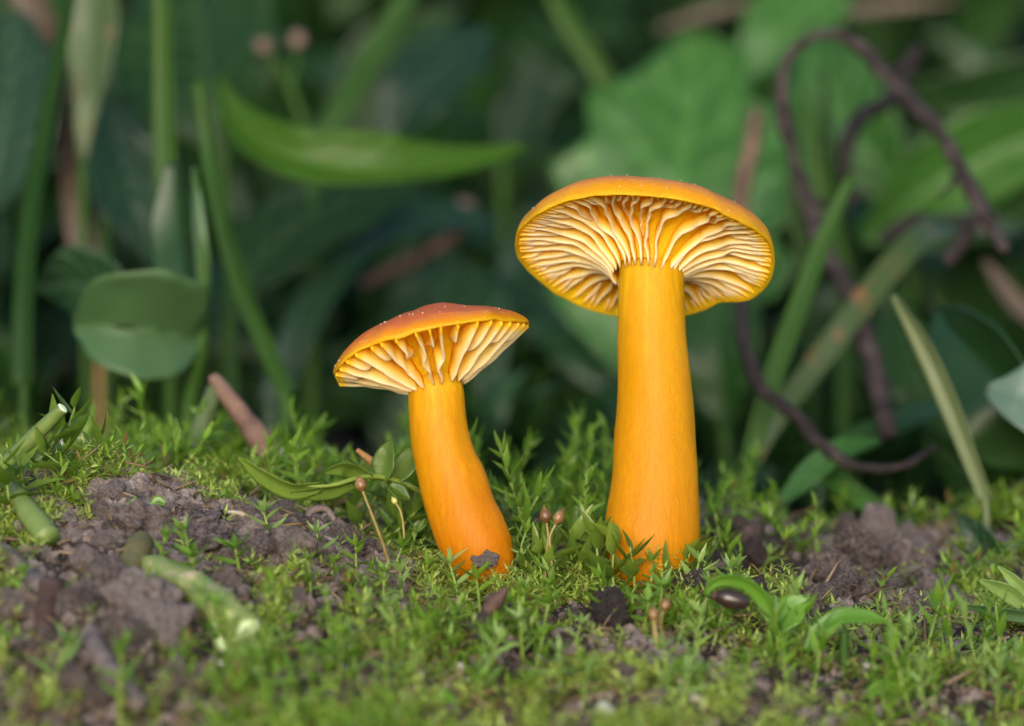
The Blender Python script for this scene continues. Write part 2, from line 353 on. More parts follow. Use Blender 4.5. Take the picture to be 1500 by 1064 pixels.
def tube(pts, radii, n=40, seg=12, lump=0.0, lf=3.0, seed=0.0, closed=True):
    """verts, faces of a round stalk along pts with the radii given at the points; lump = relative unevenness"""
    P = smooth_path([list(p) + [r] for p, r in zip(pts, radii)], n); rad = np.maximum(P[:, 3], 1e-4); P = P[:, :3]
    T, S, B = frames(P); th = np.linspace(0, 2 * np.pi, seg, endpoint=False)
    ring = S[:, None, :] * np.cos(th)[None, :, None] + B[:, None, :] * np.sin(th)[None, :, None]
    V = P[:, None, :] + ring * rad[:, None, None]
    if lump:
        q = V * lf; nn = fbm(q[..., 0] + seed, q[..., 1], q[..., 2], 3)
        V = P[:, None, :] + ring * (rad[:, None] * (1 + lump * nn))[..., None]
    V = V.reshape(-1, 3); i = np.arange(n - 1)[:, None] * seg; j = np.arange(seg)[None, :]; k = (j + 1) % seg
    F = np.stack([i + j, i + k, i + seg + k, i + seg + j], -1).reshape(-1, 4).tolist()
    if closed:
        F.append(list(range(seg))[::-1]); F.append([(n - 1) * seg + a for a in range(seg)])
    return V, F

def blade(path, wl, wr=None, n=28, m=9, turn=0.0, cup=0.0, wave=0.0, seed=0.0, twist=0.0, thick=.022):
    """leaf blade: path points (world), half widths at stations (cm); turn rotates the blade about its midrib, cup lifts its sides.
    Two faces with a rim between them, so the blade has thickness."""
    wr = wl if wr is None else wr
    P = smooth_path(path, n); T, S, B = frames(P); t = np.linspace(0, 1, n)
    WL = np.interp(t, np.linspace(0, 1, len(wl)), wl); WR = np.interp(t, np.linspace(0, 1, len(wr)), wr)
    if len(wl) < 12:
        k = np.ones(3) / 3
        for _ in range(2):
            WL[1:-1] = np.convolve(WL, k, 'same')[1:-1]; WR[1:-1] = np.convolve(WR, k, 'same')[1:-1]
    a = R(turn) + R(twist) * (t - .5)
    Sd = S * np.cos(a)[:, None] + B * np.sin(a)[:, None]; Nn = np.cross(T, Sd)
    v = np.linspace(-1, 1, m)
    W = np.where(v[None, :] < 0, WL[:, None], WR[:, None])
    off = cup * (np.abs(v[None, :]) ** 1.5) * W
    if wave: off = off + wave * fbm(t[:, None] * 5 + seed, v[None, :] * 1.6 + seed * .7, seed, 3) * (.3 + np.abs(v[None, :])) * W.max()
    off = off - np.exp(-(v[None, :] / .12) ** 2) * .04 * W            # midrib groove
    top = P[:, None, :] + Sd[:, None, :] * (v[None, :] * W)[..., None] + Nn[:, None, :] * off[..., None]
    lo = top - Nn[:, None, :] * thick * (1 - .6 * np.abs(v))[None, :, None]
    V = np.concatenate([top.reshape(-1, 3), lo.reshape(-1, 3)]); K = n * m; F = []
    i = np.arange(n - 1)[:, None] * m; j = np.arange(m - 1)[None, :]
    q = np.stack([i + j, i + j + 1, i + m + j + 1, i + m + j], -1).reshape(-1, 4)
    F = q.tolist() + (q[:, ::-1] + K).tolist()
    for r in range(n - 1):
        for c in (0, m - 1):
            x, y = r * m + c, (r + 1) * m + c
            F.append([x, y, y + K, x + K] if c == 0 else [y, x, x + K, y + K])
    for r in (0, n - 1):
        for c in range(m - 1):
            x = r * m + c; F.append([x + 1, x, x + K, x + 1 + K] if r == 0 else [x, x + 1, x + 1 + K, x + K])
    lv = np.stack([np.repeat(t, m), np.tile(v, n), np.zeros(K)], -1); lv = np.concatenate([lv, lv])
    return V, F, lv

def ico(sub=2):
    import bmesh
    bm = bmesh.new(); bmesh.ops.create_icosphere(bm, subdivisions=sub, radius=1)
    v = np.array([x.co[:] for x in bm.verts]); f = [[a.index for a in p.verts] for p in bm.faces]; bm.free(); return v, f
def lump_mesh(name, mat, seed, sub=4, amp=.38, squash=(1, 1, .8), fine=.06, ff=8):
    v, f = ico(sub)
    d = 1 + amp * fbm(v[:, 0] * 1.3 + seed, v[:, 1] * 1.3, v[:, 2] * 1.3, 4) + fine * (fbm(v[:, 0] * 7 + seed, v[:, 1] * 7, v[:, 2] * 7, 3) + .5 * vnoise(v[:, 0] * 21, v[:, 1] * 21 + seed, v[:, 2] * 21))
    return mesh(name, v * d[:, None] * np.array(squash), f, mat)

# ------------------------------------------------------------------ ground
def spaced(a, b, step, far, n):
    core = np.arange(a, b, step); g = np.geomspace(step * 2, far, n)
    return np.r_[(a - g)[::-1], core, b + g]
gx = spaced(-7, 7, .045, 900, 46); gy = spaced(-6.5, 8, .045, 900, 60)
X, Y = np.meshgrid(gx, gy); Z = ground_z(X, Y)
nx, ny = len(gx), len(gy)
i = np.arange(ny - 1)[:, None] * nx; j = np.arange(nx - 1)[None, :]
F = np.stack([i + j, i + j + 1, i + nx + j + 1, i + nx + j], -1).reshape(-1, 4)
g = link('ground', mesh('ground', np.stack([X, Y, Z], -1).reshape(-1, 3), F, 'ground')); tag(g, kind='structure')

# ------------------------------------------------------------------ the two mushrooms
def make_mushroom(label, stem, yb, ctr, yc, Rc, H, tilt, roll, rs, flesh, depth, wavy, droop, kind, seed, n_full, top_in, flare, sharp=1.05, short=.85):
    cen = at(ctr[0], ctr[1], yc)
    base = at(stem[-1][0], stem[-1][1], yb)
    root = thing('mushroom', label, 'mushroom', base, 'orange mushrooms on the mossy bank')
    inv = Matrix.Translation(-base)
    CM = Matrix.Translation(cen - base) @ Matrix.Rotation(R(roll), 4, 'Y') @ Matrix.Rotation(R(-tilt), 4, 'X')
    # --- stem, from the foot up into the cap
    pts = []
    for (px, py, hw) in stem:
        f = (stem[-1][1] - py) / (stem[-1][1] - stem[0][1]); y = yb + (yc - .06 - yb) * f ** 1.3
        pts.append(list(at(px, py, y) - base) + [size_at(hw, y)])
    topc = CM @ Vector((0, 0, top_in)); pts = [list(topc) + [pts[0][3] * .9]] + pts
    pts = pts[::-1]
    P = smooth_path(pts, 90); rad = P[:, 3]; P = P[:, :3]; seg = 56
    th = np.linspace(0, 2 * np.pi, seg, endpoint=False); T = np.gradient(P, axis=0); T /= np.linalg.norm(T, axis=1)[:, None]
    S = np.cross(np.array([0, 1, 0.0]), T); S /= np.linalg.norm(S, axis=1)[:, None]; B = np.cross(T, S)
    t = np.linspace(0, 1, 90)
    un = 1 + .034 * fbm(np.cos(th)[None, :] * 1.2 + seed, np.sin(th)[None, :] * 1.2, t[:, None] * 3, 3) + .010 * vnoise(np.cos(th)[None, :] * 5 + seed, np.sin(th)[None, :] * 5, t[:, None] * 2)
    V = P[:, None, :] + (S[:, None, :] * np.cos(th)[None, :, None] + B[:, None, :] * np.sin(th)[None, :, None]) * (rad[:, None] * un)[..., None]
    ii = np.arange(89)[:, None] * seg; jj = np.arange(seg)[None, :]; kk = (jj + 1) % seg
    Fc = np.stack([ii + jj, ii + kk, ii + seg + kk, ii + seg + jj], -1).reshape(-1, 4).tolist(); Fc.append(list(range(seg))[::-1])
    link('stem', mesh('stem', V.reshape(-1, 3), Fc, 'fungus_stem' + kind, attrs={'v': np.repeat(t, seg)}), root)
    # --- cap: outer skin, rolled lip, flesh underneath
    def rim(phi):           # uneven outline and rise or fall of the rim
        r = Rc * (1 + .024 * vnoise(np.cos(phi) * 1.6 + seed, np.sin(phi) * 1.6, 1) + .010 * vnoise(np.cos(phi) * 5 + seed, np.sin(phi) * 5, 2))
        z = .02 * vnoise(np.cos(phi) * 2.2 + seed, np.sin(phi) * 2.2, 7) + .012 * vnoise(np.cos(phi) * 7 + seed, np.sin(phi) * 7, 9)
        for (a0, wd, dr, dz) in droop:
            q = np.exp(-((np.angle(np.exp(1j * (phi - R(a0))))) / R(wd)) ** 2); r = r + dr * q; z = z + dz * q
        return r, z
    def fl(s): return flesh(s)
    na = 160; ph = np.linspace(0, 2 * np.pi, na, endpoint=False); rr, rz = rim(ph)
    prof = []                                    # (r fraction, height, v, follow rim)
    for u in np.linspace(0, 1, 34):
        a = u * math.pi / 2; rf = math.sin(a) ** .96; h = H * max(0, math.cos(a)) ** sharp if u < 1 else 0
        prof.append((rf, h, u, rf ** 3))
    prof += [(1.003, -.014, 1.0, 1), (1.0, -.026, 1.01, 1), (.992, -.030, 1.03, 1), (.982, -.018, 1.06, 1)]
    for s in np.linspace(.95, 0, 18): prof.append((None, s, 1.12 + .8 * (1 - s), s ** 2))
    VV, att = [], []
    for (rf, h, v, fol) in prof:
        if rf is None:
            s = h; r = rs * .9 + (rr * .975 - rs * .9) * s; z = np.full(na, fl(s)) + rz * fol
        else:
            r = rr * rf; z = np.full(na, h) + rz * fol
            if v <= 1.0:
                z = z + .020 * fbm(np.cos(ph) * rf * 2.4 + seed, np.sin(ph) * rf * 2.4, 3, 3) * (1 - .4 * rf) + flare(ph, rf)
                r = r * (1 + .004 * vnoise(np.cos(ph) * 9 * rf, np.sin(ph) * 9 * rf, seed))
        VV.append(np.stack([r * np.cos(ph), r * np.sin(ph), z], -1)); att.append(np.full(na, v))
    VV = np.array(VV).reshape(-1, 3); npf = len(prof)
    ii = np.arange(npf - 1)[:, None] * na; jj = np.arange(na)[None, :]; kk = (jj + 1) % na
    Fc = np.stack([ii + jj, ii + na + jj, ii + na + kk, ii + kk], -1).reshape(-1, 4).tolist()
    cap = link('cap', mesh('cap', VV, Fc, 'fungus_cap' + kind, attrs={'v': np.array(att).ravel()}), root, CM)
    v0, f0 = ico(1); f0 = np.array(f0); GV = []  # pale dots added over the cap front to stand in for glints
    for q in range(42):
        a = random.uniform(math.pi * 1.05, math.pi * 1.95); u = random.uniform(.35, .97) * math.pi / 2; rf = math.sin(u) ** .96
        r_, z_ = rim(np.array([a])); p_ = np.array([r_[0] * rf * math.cos(a), r_[0] * rf * math.sin(a), H * math.cos(u) ** sharp + z_[0] * rf ** 3 + .004 + float(np.ravel(flare(np.array([a]), rf))[0])])
        GV.append(v0 * random.choice((.004, .005, .006, .009)) * np.array([1, 1, .7]) + p_)
    sp = link('speck', mesh('speck', np.concatenate(GV), (f0[None] + (np.arange(len(GV)) * len(v0))[:, None, None]).reshape(-1, 3), 'pebble'), cap); sp['kind'] = 'stuff'
    # --- gills: long, middle and short ones
    spec = []
    for k in range(n_full):
        a = 2 * np.pi * (k + .22 * random.uniform(-1, 1)) / n_full; spec.append((a, 0.0))
        spec.append((a + 2 * np.pi * (.5 + .1 * random.uniform(-1, 1)) / n_full, random.choice((.12, .25, .35, .42, .5))))
        for q in (.26, .75):
            if random.random() < short: spec.append((a + 2 * np.pi * (q + .05 * random.uniform(-1, 1)) / n_full, random.uniform(.55, .84)))
    ns = 22
    for (a0, s0) in spec:
        s = s0 + (1 - s0) * np.linspace(0, 1, ns); r1, z1 = rim(np.full(ns, a0))
        r = rs * .93 + (r1 * .992 - rs * .93) * s
        front = .5 + .5 * math.cos(a0 + math.pi / 2)
        amp = wavy * (.30 + .90 * front ** 3) * np.sin(np.pi * np.clip(s, 0, 1)) ** .8 * (1.25 - .75 * s) * (1 if s0 < .6 else .35)
        lat = amp * (1.1 * vnoise(s * 5.0 + 3 * math.cos(a0), 4 * math.sin(a0), seed) + .32 * vnoise(s * 8.5 + a0 * 3.3, a0 * 5.7, seed + 3))
        ph_ = a0 + lat / np.maximum(r, .2) * .9
        dep = depth(s); e = (s - s0) / max(1 - s0, 1e-6)
        if s0 > 0: dep = dep * sstep(0, .65, e) ** .8
        zt = fl(0) * 0 + np.array([fl(x) for x in s]) + z1 * s ** 2
        zb = zt - dep * (1 + .06 * vnoise(s * 6 + a0 * 7, seed, 0))
        zt = zt + .025
        ca, sa = np.cos(ph_), np.sin(ph_); rad_ = np.stack([ca, sa, 0 * ca], -1); tan = np.stack([-sa, ca, 0 * ca], -1); up = np.array([0, 0, 1.0])
        tw = np.minimum(.019, r * .042); te = np.minimum(.0105, r * .030)
        rows = [(-tw, zt, 0), (-tw * .62, zt * .5 + zb * .5, .5), (-te, zb + .012, .92), (0 * tw, zb, 1), (te, zb + .012, .92), (tw * .62, zt * .5 + zb * .5, .5), (tw, zt, 0)]
        G = np.stack([rad_ * r[:, None] + tan * o[:, None] + up * zz[:, None] for o, zz, _ in rows], 1)
        nr = len(rows); av = np.tile(np.array([x[2] for x in rows]), ns)
        fade = np.repeat(np.clip(1 - (s - .86) / .14, .25, 1), nr); av = av * fade
        ii = np.arange(ns - 1)[:, None] * nr; jj = np.arange(nr - 1)[None, :]
        Fg = np.stack([ii + jj, ii + jj + 1, ii + nr + jj + 1, ii + nr + jj], -1).reshape(-1, 4).tolist()
        Fg += [[r_ * nr + nr - 1, r_ * nr, (r_ + 1) * nr, (r_ + 1) * nr + nr - 1] for r_ in range(ns - 1)]; Fg.append(list(range(nr))[::-1]); Fg.append([(ns - 1) * nr + x for x in range(nr)])
        link('gill', mesh('gill', G.reshape(-1, 3), Fg, 'fungus_gill', attrs={'v': av}), cap)
    return root

big = make_mushroom(
    'taller orange mushroom with wide domed cap tipped back, showing pale wavy gills',
    [(953, 402, 47), (953.5, 430, 48), (956, 500, 50), (960, 560, 53), (961, 600, 56), (960, 650, 59.5), (960, 700, 62.5), (957.5, 750, 67), (955, 790, 69.5), (955, 820, 66), (958, 850, 54), (960, 880, 34)],
    0.05, (946, 374), .42, 1.285, .55, 26, 6.5, .335,
    lambda s: .012 + .16 * math.sin(math.pi * min(1, s) ** .8) - .20 * (1 - s) ** 3.0,
    lambda s: .03 + .105 * np.sin(np.pi * np.clip(s * .80 + .2, 0, 1)) ** .9, .12,
    [(48, 13, -.09, .05), (180, 25, .02, .0), (100, 40, .03, -.02)], '', 3.1, 30, -.02,
    lambda ph, rf: 0.03 * np.exp(-(rf / .35) ** 2))
small = make_mushroom(
    'shorter orange mushroom with flattened cap seen edge-on and gills running down its leaning stem',
    [(638, 572, 40), (640, 600, 41), (646.5, 650, 43.5), (654, 680, 46), (661, 700, 49), (676, 750, 51), (691, 785, 53), (703, 810, 51), (714, 832, 43), (722, 856, 28)],
    -.05, (627, 503), .12, .965, .30, 8, -12.5, .285,
    lambda s: -.015 + .05 * math.sin(math.pi * s) - .33 * (1 - s) ** 1.9,
    lambda s: .03 + .20 * np.sin(np.pi * np.clip(s * .84 + .14, 0, 1)) ** .9, .045,
    [(165, 24, .0, -.13), (205, 22, .02, -.07), (10, 22, .03, .02), (240, 20, -.02, .02)], '_deep', 8.7, 19, -.30,
    lambda ph, rf: .085 * np.exp(-((rf * np.cos(ph) - .14) ** 2 + (rf * np.sin(ph)) ** 2) / .10) - .02 * np.exp(-((rf * np.cos(ph) - .45) ** 2) / .02), 1.35, .22)

# ------------------------------------------------------------------ moss carpet (uncountable): leaves on short shoots
LT = np.array([[0, -.08, 0], [0, .08, 0], [.35, -.5, .05], [.35, 0, -.02], [.35, .5, .05], [.7, -.32, .12], [.7, 0, .06], [.7, .32, .12], [1, 0, .16]], float)
LF = np.array([[0, 3, 2, 2], [0, 1, 3, 3], [1, 4, 3, 3], [2, 3, 6, 5], [3, 4, 7, 6], [5, 6, 8, 8], [6, 7, 8, 8]])
LFT = np.array([[0, 3, 2], [0, 1, 3], [1, 4, 3], [2, 3, 6], [2, 6, 5], [3, 4, 7], [3, 7, 6], [5, 6, 8], [6, 7, 8]])
LTS = np.array([[0, 0, 0], [.4, -.5, .06], [.45, 0, -.02], [.4, .5, .06], [1, 0, .2]], float); LFS = np.array([[0, 2, 1], [0, 3, 2], [1, 2, 4], [2, 3, 4]])
def moss_mesh(name, base, h, ln, wd, nl, mat, up=.9, lean=None, fine=False):
    n = len(base); LT_, LF_ = (LTS, LFS) if fine else (LT, LFT)
    ax = np.stack([rng.normal(0, .28, n), rng.normal(0, .28, n) , np.ones(n)], -1)
    if lean is not None: ax[:, :2] += lean
    ax /= np.linalg.norm(ax, axis=1)[:, None]
    k = np.arange(nl); f = (k + .5) / nl
    pos = base[:, None, :] + ax[:, None, :] * (h[:, None] * (.12 + .9 * f)[None, :])[..., None]
    az = k[None, :] * 2.399 + rng.uniform(0, 6.28, n)[:, None]; el = up * (.15 + .95 * f[None, :] ** 1.6) + rng.normal(0, .18, (n, nl))
    a1 = np.cross(ax, np.array([1, .3, 0])); a1 /= np.linalg.norm(a1, axis=1)[:, None]; a2 = np.cross(ax, a1)
    out = a1[:, None, :] * np.cos(az)[..., None] + a2[:, None, :] * np.sin(az)[..., None]
    D = out * np.cos(el)[..., None] + ax[:, None, :] * np.sin(el)[..., None]
    S = np.cross(D, ax[:, None, :]); S /= np.linalg.norm(S, axis=-1)[..., None] + 1e-6; Nn = np.cross(S, D)
    L = ln[:, None] * (1 - .35 * np.abs(f[None, :] - .55)) * rng.uniform(.8, 1.2, (n, nl)); W = L * wd
    V = pos[:, :, None, :] + D[:, :, None, :] * (L[..., None] * LT_[:, 0])[..., None] + S[:, :, None, :] * (W[..., None] * LT_[:, 1])[..., None] + Nn[:, :, None, :] * (L[..., None] * LT_[:, 2] * rng.uniform(-1.4, 1.4, (n, nl))[..., None])[..., None]
    V = V.reshape(-1, 3); tot = n * nl
    Fa = (LF_[None] + (np.arange(tot) * len(LT_))[:, None, None]).reshape(-1, 3)
    me = bpy.data.meshes.new(name); me.vertices.add(len(V)); me.vertices.foreach_set('co', V.astype(np.float32).ravel())
    me.loops.add(Fa.size); me.loops.foreach_set('vertex_index', Fa.astype(np.int32).ravel())
    me.polygons.add(len(Fa)); me.polygons.foreach_set('loop_start', np.arange(0, Fa.size, 3, dtype=np.int32)); me.polygons.foreach_set('use_smooth', np.ones(len(Fa), bool))
    me.materials.append(M[mat]); me.update(calc_edges=True)
    return me
# bare earth in the photo: (px, py, rx, ry, moss left there)
BARE = [(1095, 800, 85, 45, .04), (1130, 762, 130, 55, .06), (950, 770, 60, 40, .15), (150, 985, 290, 135, .22), (640, 1030, 200, 40, .4), (1290, 900, 240, 45, .45), (300, 822, 190, 40, .04), (480, 822, 95, 32, .06), (210, 790, 110, 40, .0), (300, 900, 95, 75, .05), (150, 960, 120, 70, .12), (60, 930, 80, 110, .25), (712, 930, 42, 45, .12), (960, 955, 45, 40, .25), (1290, 900, 120, 35, .2),
        (1300, 1000, 190, 70, .42), (820, 985, 60, 30, .4), (455, 940, 50, 30, .3), (640, 925, 40, 24, .3), (1100, 960, 60, 40, .35), (1075, 900, 60, 28, .25), (760, 780, 60, 60, .2),
        (300, 775, 200, 52, .03), (470, 790, 90, 42, .05), (200, 745, 95, 40, .0), (190, 905, 120, 80, .10), (120, 850, 110, 40, .2), (70, 1000, 150, 80, .25), (700, 1015, 110, 45, .25), (500, 865, 60, 28, .15),
        (545, 985, 80, 40, .45), (1290, 835, 135, 75, .03), (1075, 740, 70, 60, .05), (900, 930, 40, 32, .2), (320, 985, 60, 40, .3), (1010, 1020, 90, 40, .45), (1200, 960, 100, 30, .5), (740, 740, 50, 60, .1), (255, 1040, 160, 30, .45), (560, 1050, 120, 25, .4)]
def moss_keep(x, y, z):
    px, py = to_px(x, y, z); keep = np.ones_like(px)
    nzz = .30 * vnoise(x * 3, y * 3, 4)
    for (cx, cy, rx, ry, k) in BARE:
        d = np.hypot((px - cx) / rx, (py - cy) / ry) + nzz
        keep = np.minimum(keep, k + (1 - k) * sstep(.75, 1.05, d))
    return keep * (.04 + .96 * sstep(-.42, .12, fbm(x * 1.7, y * 1.7, 21, 3)))
def scatter(n, x0, x1, y0, y1):
    x = rng.uniform(x0, x1, n); y = rng.uniform(y0, y1, n); z = ground_z(x, y); return x, y, z
def away_from_stems(x, y):
    ok = np.ones(len(x), bool)
    for (cx, cy, r) in ((1.39, .05, .42), (-.28, -.05, .30)): ok &= np.hypot(x - cx, y - cy) > r
    return ok
x, y, z = scatter(24000, -6.2, 6.2, -5.6, 2.2)
k = (rng.random(len(x)) < moss_keep(x, y, z)) & away_from_stems(x, y); x, y, z = x[k], y[k], z[k]
hh = (.10 + .20 * rng.random(len(x)) ** 2) * (1 + .75 * fbm(x * 2.0, y * 2.0, 30, 2)); hh = np.clip(hh, .06, .55)
sel = vnoise(x * .8, y * .8, 40) + rng.normal(0, .25, len(x)) > -.45
B_ = np.stack([x, y, z - .01], -1)
mo = link('moss_carpet', moss_mesh('moss_carpet', B_[sel], hh[sel], .075 + .075 * rng.random(sel.sum()) ** 1.5, .24, 13, 'moss_fine', .6, fine=True)); tag(mo, 'fine feathery bright green moss covering the bank', 'moss', kind='stuff')
s2 = ~sel & (rng.random(len(x)) < .7)
mo = link('moss_carpet', moss_mesh('moss_carpet', B_[s2], hh[s2] * 1.2, .13 + .07 * rng.random(s2.sum()), .25, 11, 'moss_dark')); tag(mo, 'darker leafy moss growing among the fine moss', 'moss', kind='stuff')
x, y, z = scatter(3600, -7.5, 7.5, 1.8, 5.6)
k = (rng.random(len(x)) < moss_keep(x, y, z) * (1 - .5 * sstep(4, 8, y))); x, y, z = x[k], y[k], z[k]
B_ = np.stack([x, y, z - .01], -1)
mo = link('moss_carpet', moss_mesh('moss_carpet', B_, .12 + .32 * rng.random(len(x)) ** 1.5, .14 + .12 * rng.random(len(x)), .24, 11, 'moss_dark')); tag(mo, 'tall dark green moss behind the mushrooms', 'moss', kind='stuff')

# crumbs of soil
def crumbs(name, n, x0, x1, y0, y1, r0, r1, mat, label, power=2.5):
    v, f = ico(1); f = np.array(f); x, y, z = scatter(n, x0, x1, y0, y1)
    k = rng.random(n) < 1.12 - moss_keep(x, y, z) * .85; x, y, z = x[k], y[k], z[k]; n = len(x)
    r = r0 + (r1 - r0) * rng.random(n) ** power
    V = v[None] * (r[:, None] * (1 + .35 * rng.normal(size=(n, len(v)))).clip(.5, 1.5))[..., None]
    V = V + np.stack([x, y, z + r * .35], -1)[:, None, :]
    Fa = (f[None] + (np.arange(n) * len(v))[:, None, None]).reshape(-1, 3)
    o = link(name, mesh(name, V.reshape(-1, 3), Fa, mat, smooth=False)); return tag(o, label, 'soil', kind='stuff')
crumbs('soil_crumbs', 26000, -6, 6, -5.2, 5.5, .008, .075, 'soil', 'crumbs of grey brown soil on the bare patches of the bank', 5.0)
crumbs('soil_crumbs', 17000, -4.6, -1.0, -1.3, 1.1, .010, .065, 'soil', 'dense fine crumbs of pale soil on the bare mound', 2.0)
x, y, z = scatter(2600, -6, 6, -5.2, 4.5); nn = len(x); az = rng.uniform(0, 6.28, nn); el = rng.normal(0, .4, nn)
D = np.stack([np.cos(az) * np.cos(el), np.sin(az) * np.cos(el), np.sin(el)], -1); S = np.stack([-np.sin(az), np.cos(az), 0 * az], -1); Lb = rng.uniform(.05, .34, nn) ** 1.0; Wb = rng.uniform(.008, .035, nn)
c0 = np.stack([x, y, z + rng.uniform(.0, .14, nn)], -1); up3 = np.array([0, 0, 1.0])
V = np.stack([c0 - S * Wb[:, None], c0 + S * Wb[:, None], c0 + up3 * .02, c0 + D * Lb[:, None] + S * Wb[:, None] * .4, c0 + D * Lb[:, None] - S * Wb[:, None] * .4, c0 + D * Lb[:, None] * .6 + up3 * .03], 1).reshape(-1, 3)
Fa = (np.array([[0, 1, 3, 4], [0, 4, 5, 2], [1, 2, 5, 3]])[None] + (np.arange(nn) * 6)[:, None, None]).reshape(-1, 4)
M['litter'] = leaf_mat('litter', (.05, .030, .018), (.34, .24, .15), .6, .2, (1.2, 1, .6), per_island=True)
tag(link('plant_litter', mesh('plant_litter', V, Fa, 'litter')), 'brown scraps of dead plant strewn through the moss', 'litter', kind='stuff')

# ------------------------------------------------------------------ moss shoots that can be told apart
def leaf_small(name, mat, L, W, curl, fold, n=6):
    t = np.linspace(0, 1, n); wp = np.sin(np.pi * np.clip(t, 0, 1) ** .62) ** .9 * .5 * W; wp[0] = .12 * W; wp[-1] = .004
    V, F = [], []
    for a, hw in zip(t, wp):
        zc = curl * L * a * a
        V += [(a * L, -hw, zc + fold * hw), (a * L, 0, zc - fold * hw * .6), (a * L, hw, zc + fold * hw)]
    for r in range(n - 1):
        b = r * 3; F += [[b, b + 1, b + 4, b + 3], [b + 1, b + 2, b + 5, b + 4]]
    return mesh(name, V, F, mat)
def shoot_proto(name, label, group, H, nl, L, W, mat, up0, up1, start=.15, bend=.12, curls=(.15, -.1, .3), stem_r=.014, tuft=0):
    root = thing(name, label, 'moss shoot', (0, 0, 0), group)
    pts = [Vector((0, 0, -.06)), Vector((bend * .2, 0, H * .4)), Vector((bend, bend * .3, H))]
    v, f = tube(pts, [stem_r * 1.3, stem_r, stem_r * .6], 10, 6); link('stem', mesh('stem', v, f, 'shoot_stem'), root)
    P = smooth_path(pts, 50); lm = [leaf_small('leaf', mat, L, W, c, .35) for c in curls]
    for q in range(nl + tuft):
        f = start + (1 - start) * (min(q, nl - 1) + .5) / nl
        if q >= nl: f = 1.0
        p = Vector(P[int(f * 49)]); az = q * 2.4 + random.uniform(-.3, .3); el = up0 + (up1 - up0) * f ** 2 + random.uniform(-.15, .15)
        sc = (.65 + .5 * math.sin(math.pi * min(1, f * .75 + .12))) * random.uniform(.85, 1.12)
        m = Matrix.Translation(p) @ Matrix.Rotation(az, 4, 'Z') @ Matrix.Rotation(-el, 4, 'Y') @ Matrix.Rotation(random.uniform(-.5, .5), 4, 'X') @ Matrix.Scale(sc, 4)
        link('leaf', lm[q % len(lm)], root, m)
    return root
def place(px, py, rot, sc, tiltx=0, tilty=0, y=None):
    p = on_ground(px, py) if y is None else Vector((at(px, py, y).x, y, gz(at(px, py, y).x, y)))
    return Matrix.Translation(p) @ Euler((R(tiltx), R(tilty), R(rot))).to_matrix().to_4x4() @ Matrix.Scale(sc, 4)
class Kind:
    def __init__(s, protos): s.p = protos; s.u = [False] * len(protos)
    def put(s, mw, i=None, label=None, group=None):
        i = random.randrange(len(s.p)) if i is None else i
        if not s.u[i]: s.u[i] = True; o = s.p[i]; o.matrix_basis = mw
        else: o = dup(s.p[i], mw)
        if label: o['label'] = label
        if group: o['group'] = group
        return o
    def done(s):
        for u, o in zip(s.u, s.p):
            if not u:
                for ch in list(o.children): bpy.data.objects.remove(ch)
                bpy.data.objects.remove(o)
G1 = 'tall leafy moss shoots behind and between the mushroom stems'; L1 = 'tall leafy green moss shoot standing behind the mushroom stems'
tall = Kind([shoot_proto('moss_shoot', L1, G1, 1.0, 16, .27, .075, 'shoot_leaf', .25, 1.15, .2, .18),
             shoot_proto('moss_shoot', L1, G1, .8, 13, .30, .085, 'shoot_leaf', .35, 1.2, .25, -.15),
             shoot_proto('moss_shoot', L1, G1, 1.15, 19, .24, .065, 'shoot_leaf', .2, 1.1, .2, .05)])
G2 = 'star-tipped moss shoots in the moss in front of the stems'; L2 = 'short star-tipped moss shoot rising from the fine moss in front of the stems'
star = Kind([shoot_proto('star_moss_shoot', L2, G2, .34, 6, .20, .055, 'shoot_leaf_pale', .15, .7, .3, .04, tuft=4),
             shoot_proto('star_moss_shoot', L2, G2, .42, 7, .18, .05, 'shoot_leaf', .2, .8, .3, -.05, tuft=4),
             shoot_proto('star_moss_shoot', L2, G2, .28, 5, .22, .065, 'shoot_leaf', .1, .6, .3, .05, tuft=4)])
G3 = 'glossy broad-leaved moss shoots beside the bare soil'; L3 = 'glossy broad-leaved moss shoot beside the bare soil mound'
broad = Kind([shoot_proto('broad_leaved_moss_shoot', L3, G3, .55, 8, .32, .115, 'shoot_leaf_broad', .3, 1.0, .2, .15),
              shoot_proto('broad_leaved_moss_shoot', L3, G3, .45, 7, .30, .10, 'shoot_leaf_broad', .4, 1.1, .2, -.1)])
G4 = 'slender pointed moss shoots at the end of the bank below the soil clods'; L4 = 'slender upright moss shoot with pointed pale leaves below the clump of soil clods'
slim = Kind([shoot_proto('slender_moss_shoot', L4, G4, .8, 10, .24, .062, 'shoot_leaf_pale', .5, 1.15, .15, .06, (.1, .2, .05)),
             shoot_proto('slender_moss_shoot', L4, G4, .65, 9, .26, .07, 'shoot_leaf', .45, 1.1, .15, -.05, (.1, .2, .05))])
def rnd(a, b): return random.uniform(a, b)
for q in range(58):
    y = rnd(.75, 4.2); px = rnd(690, 905) if q < 30 else (rnd(560, 660) if q < 40 else rnd(1030, 1200))
    wh = 'between the two mushroom stems' if q < 30 else 'behind the shorter mushroom stem' if q < 40 else 'among the dark litter lumps behind the taller stem'
    tall.put(place(px, 0, rnd(0, 360), rnd(.6, 1.15) * (1.0 if px < 1000 else .6), rnd(-26, 26), rnd(-28, 28), y=y), label='tall leafy green moss shoot standing ' + wh, group='tall moss shoots ' + wh)
for q in range(24):
    tall.put(place(rnd(60, 560), 0, rnd(0, 360), rnd(.35, 1.0), rnd(-38, 38), rnd(-38, 38), y=rnd(1.4, 4.2)), label='bushy green moss shoot on the crest of the bank behind the soil mound', group='moss shoots on the crest behind the soil mound')
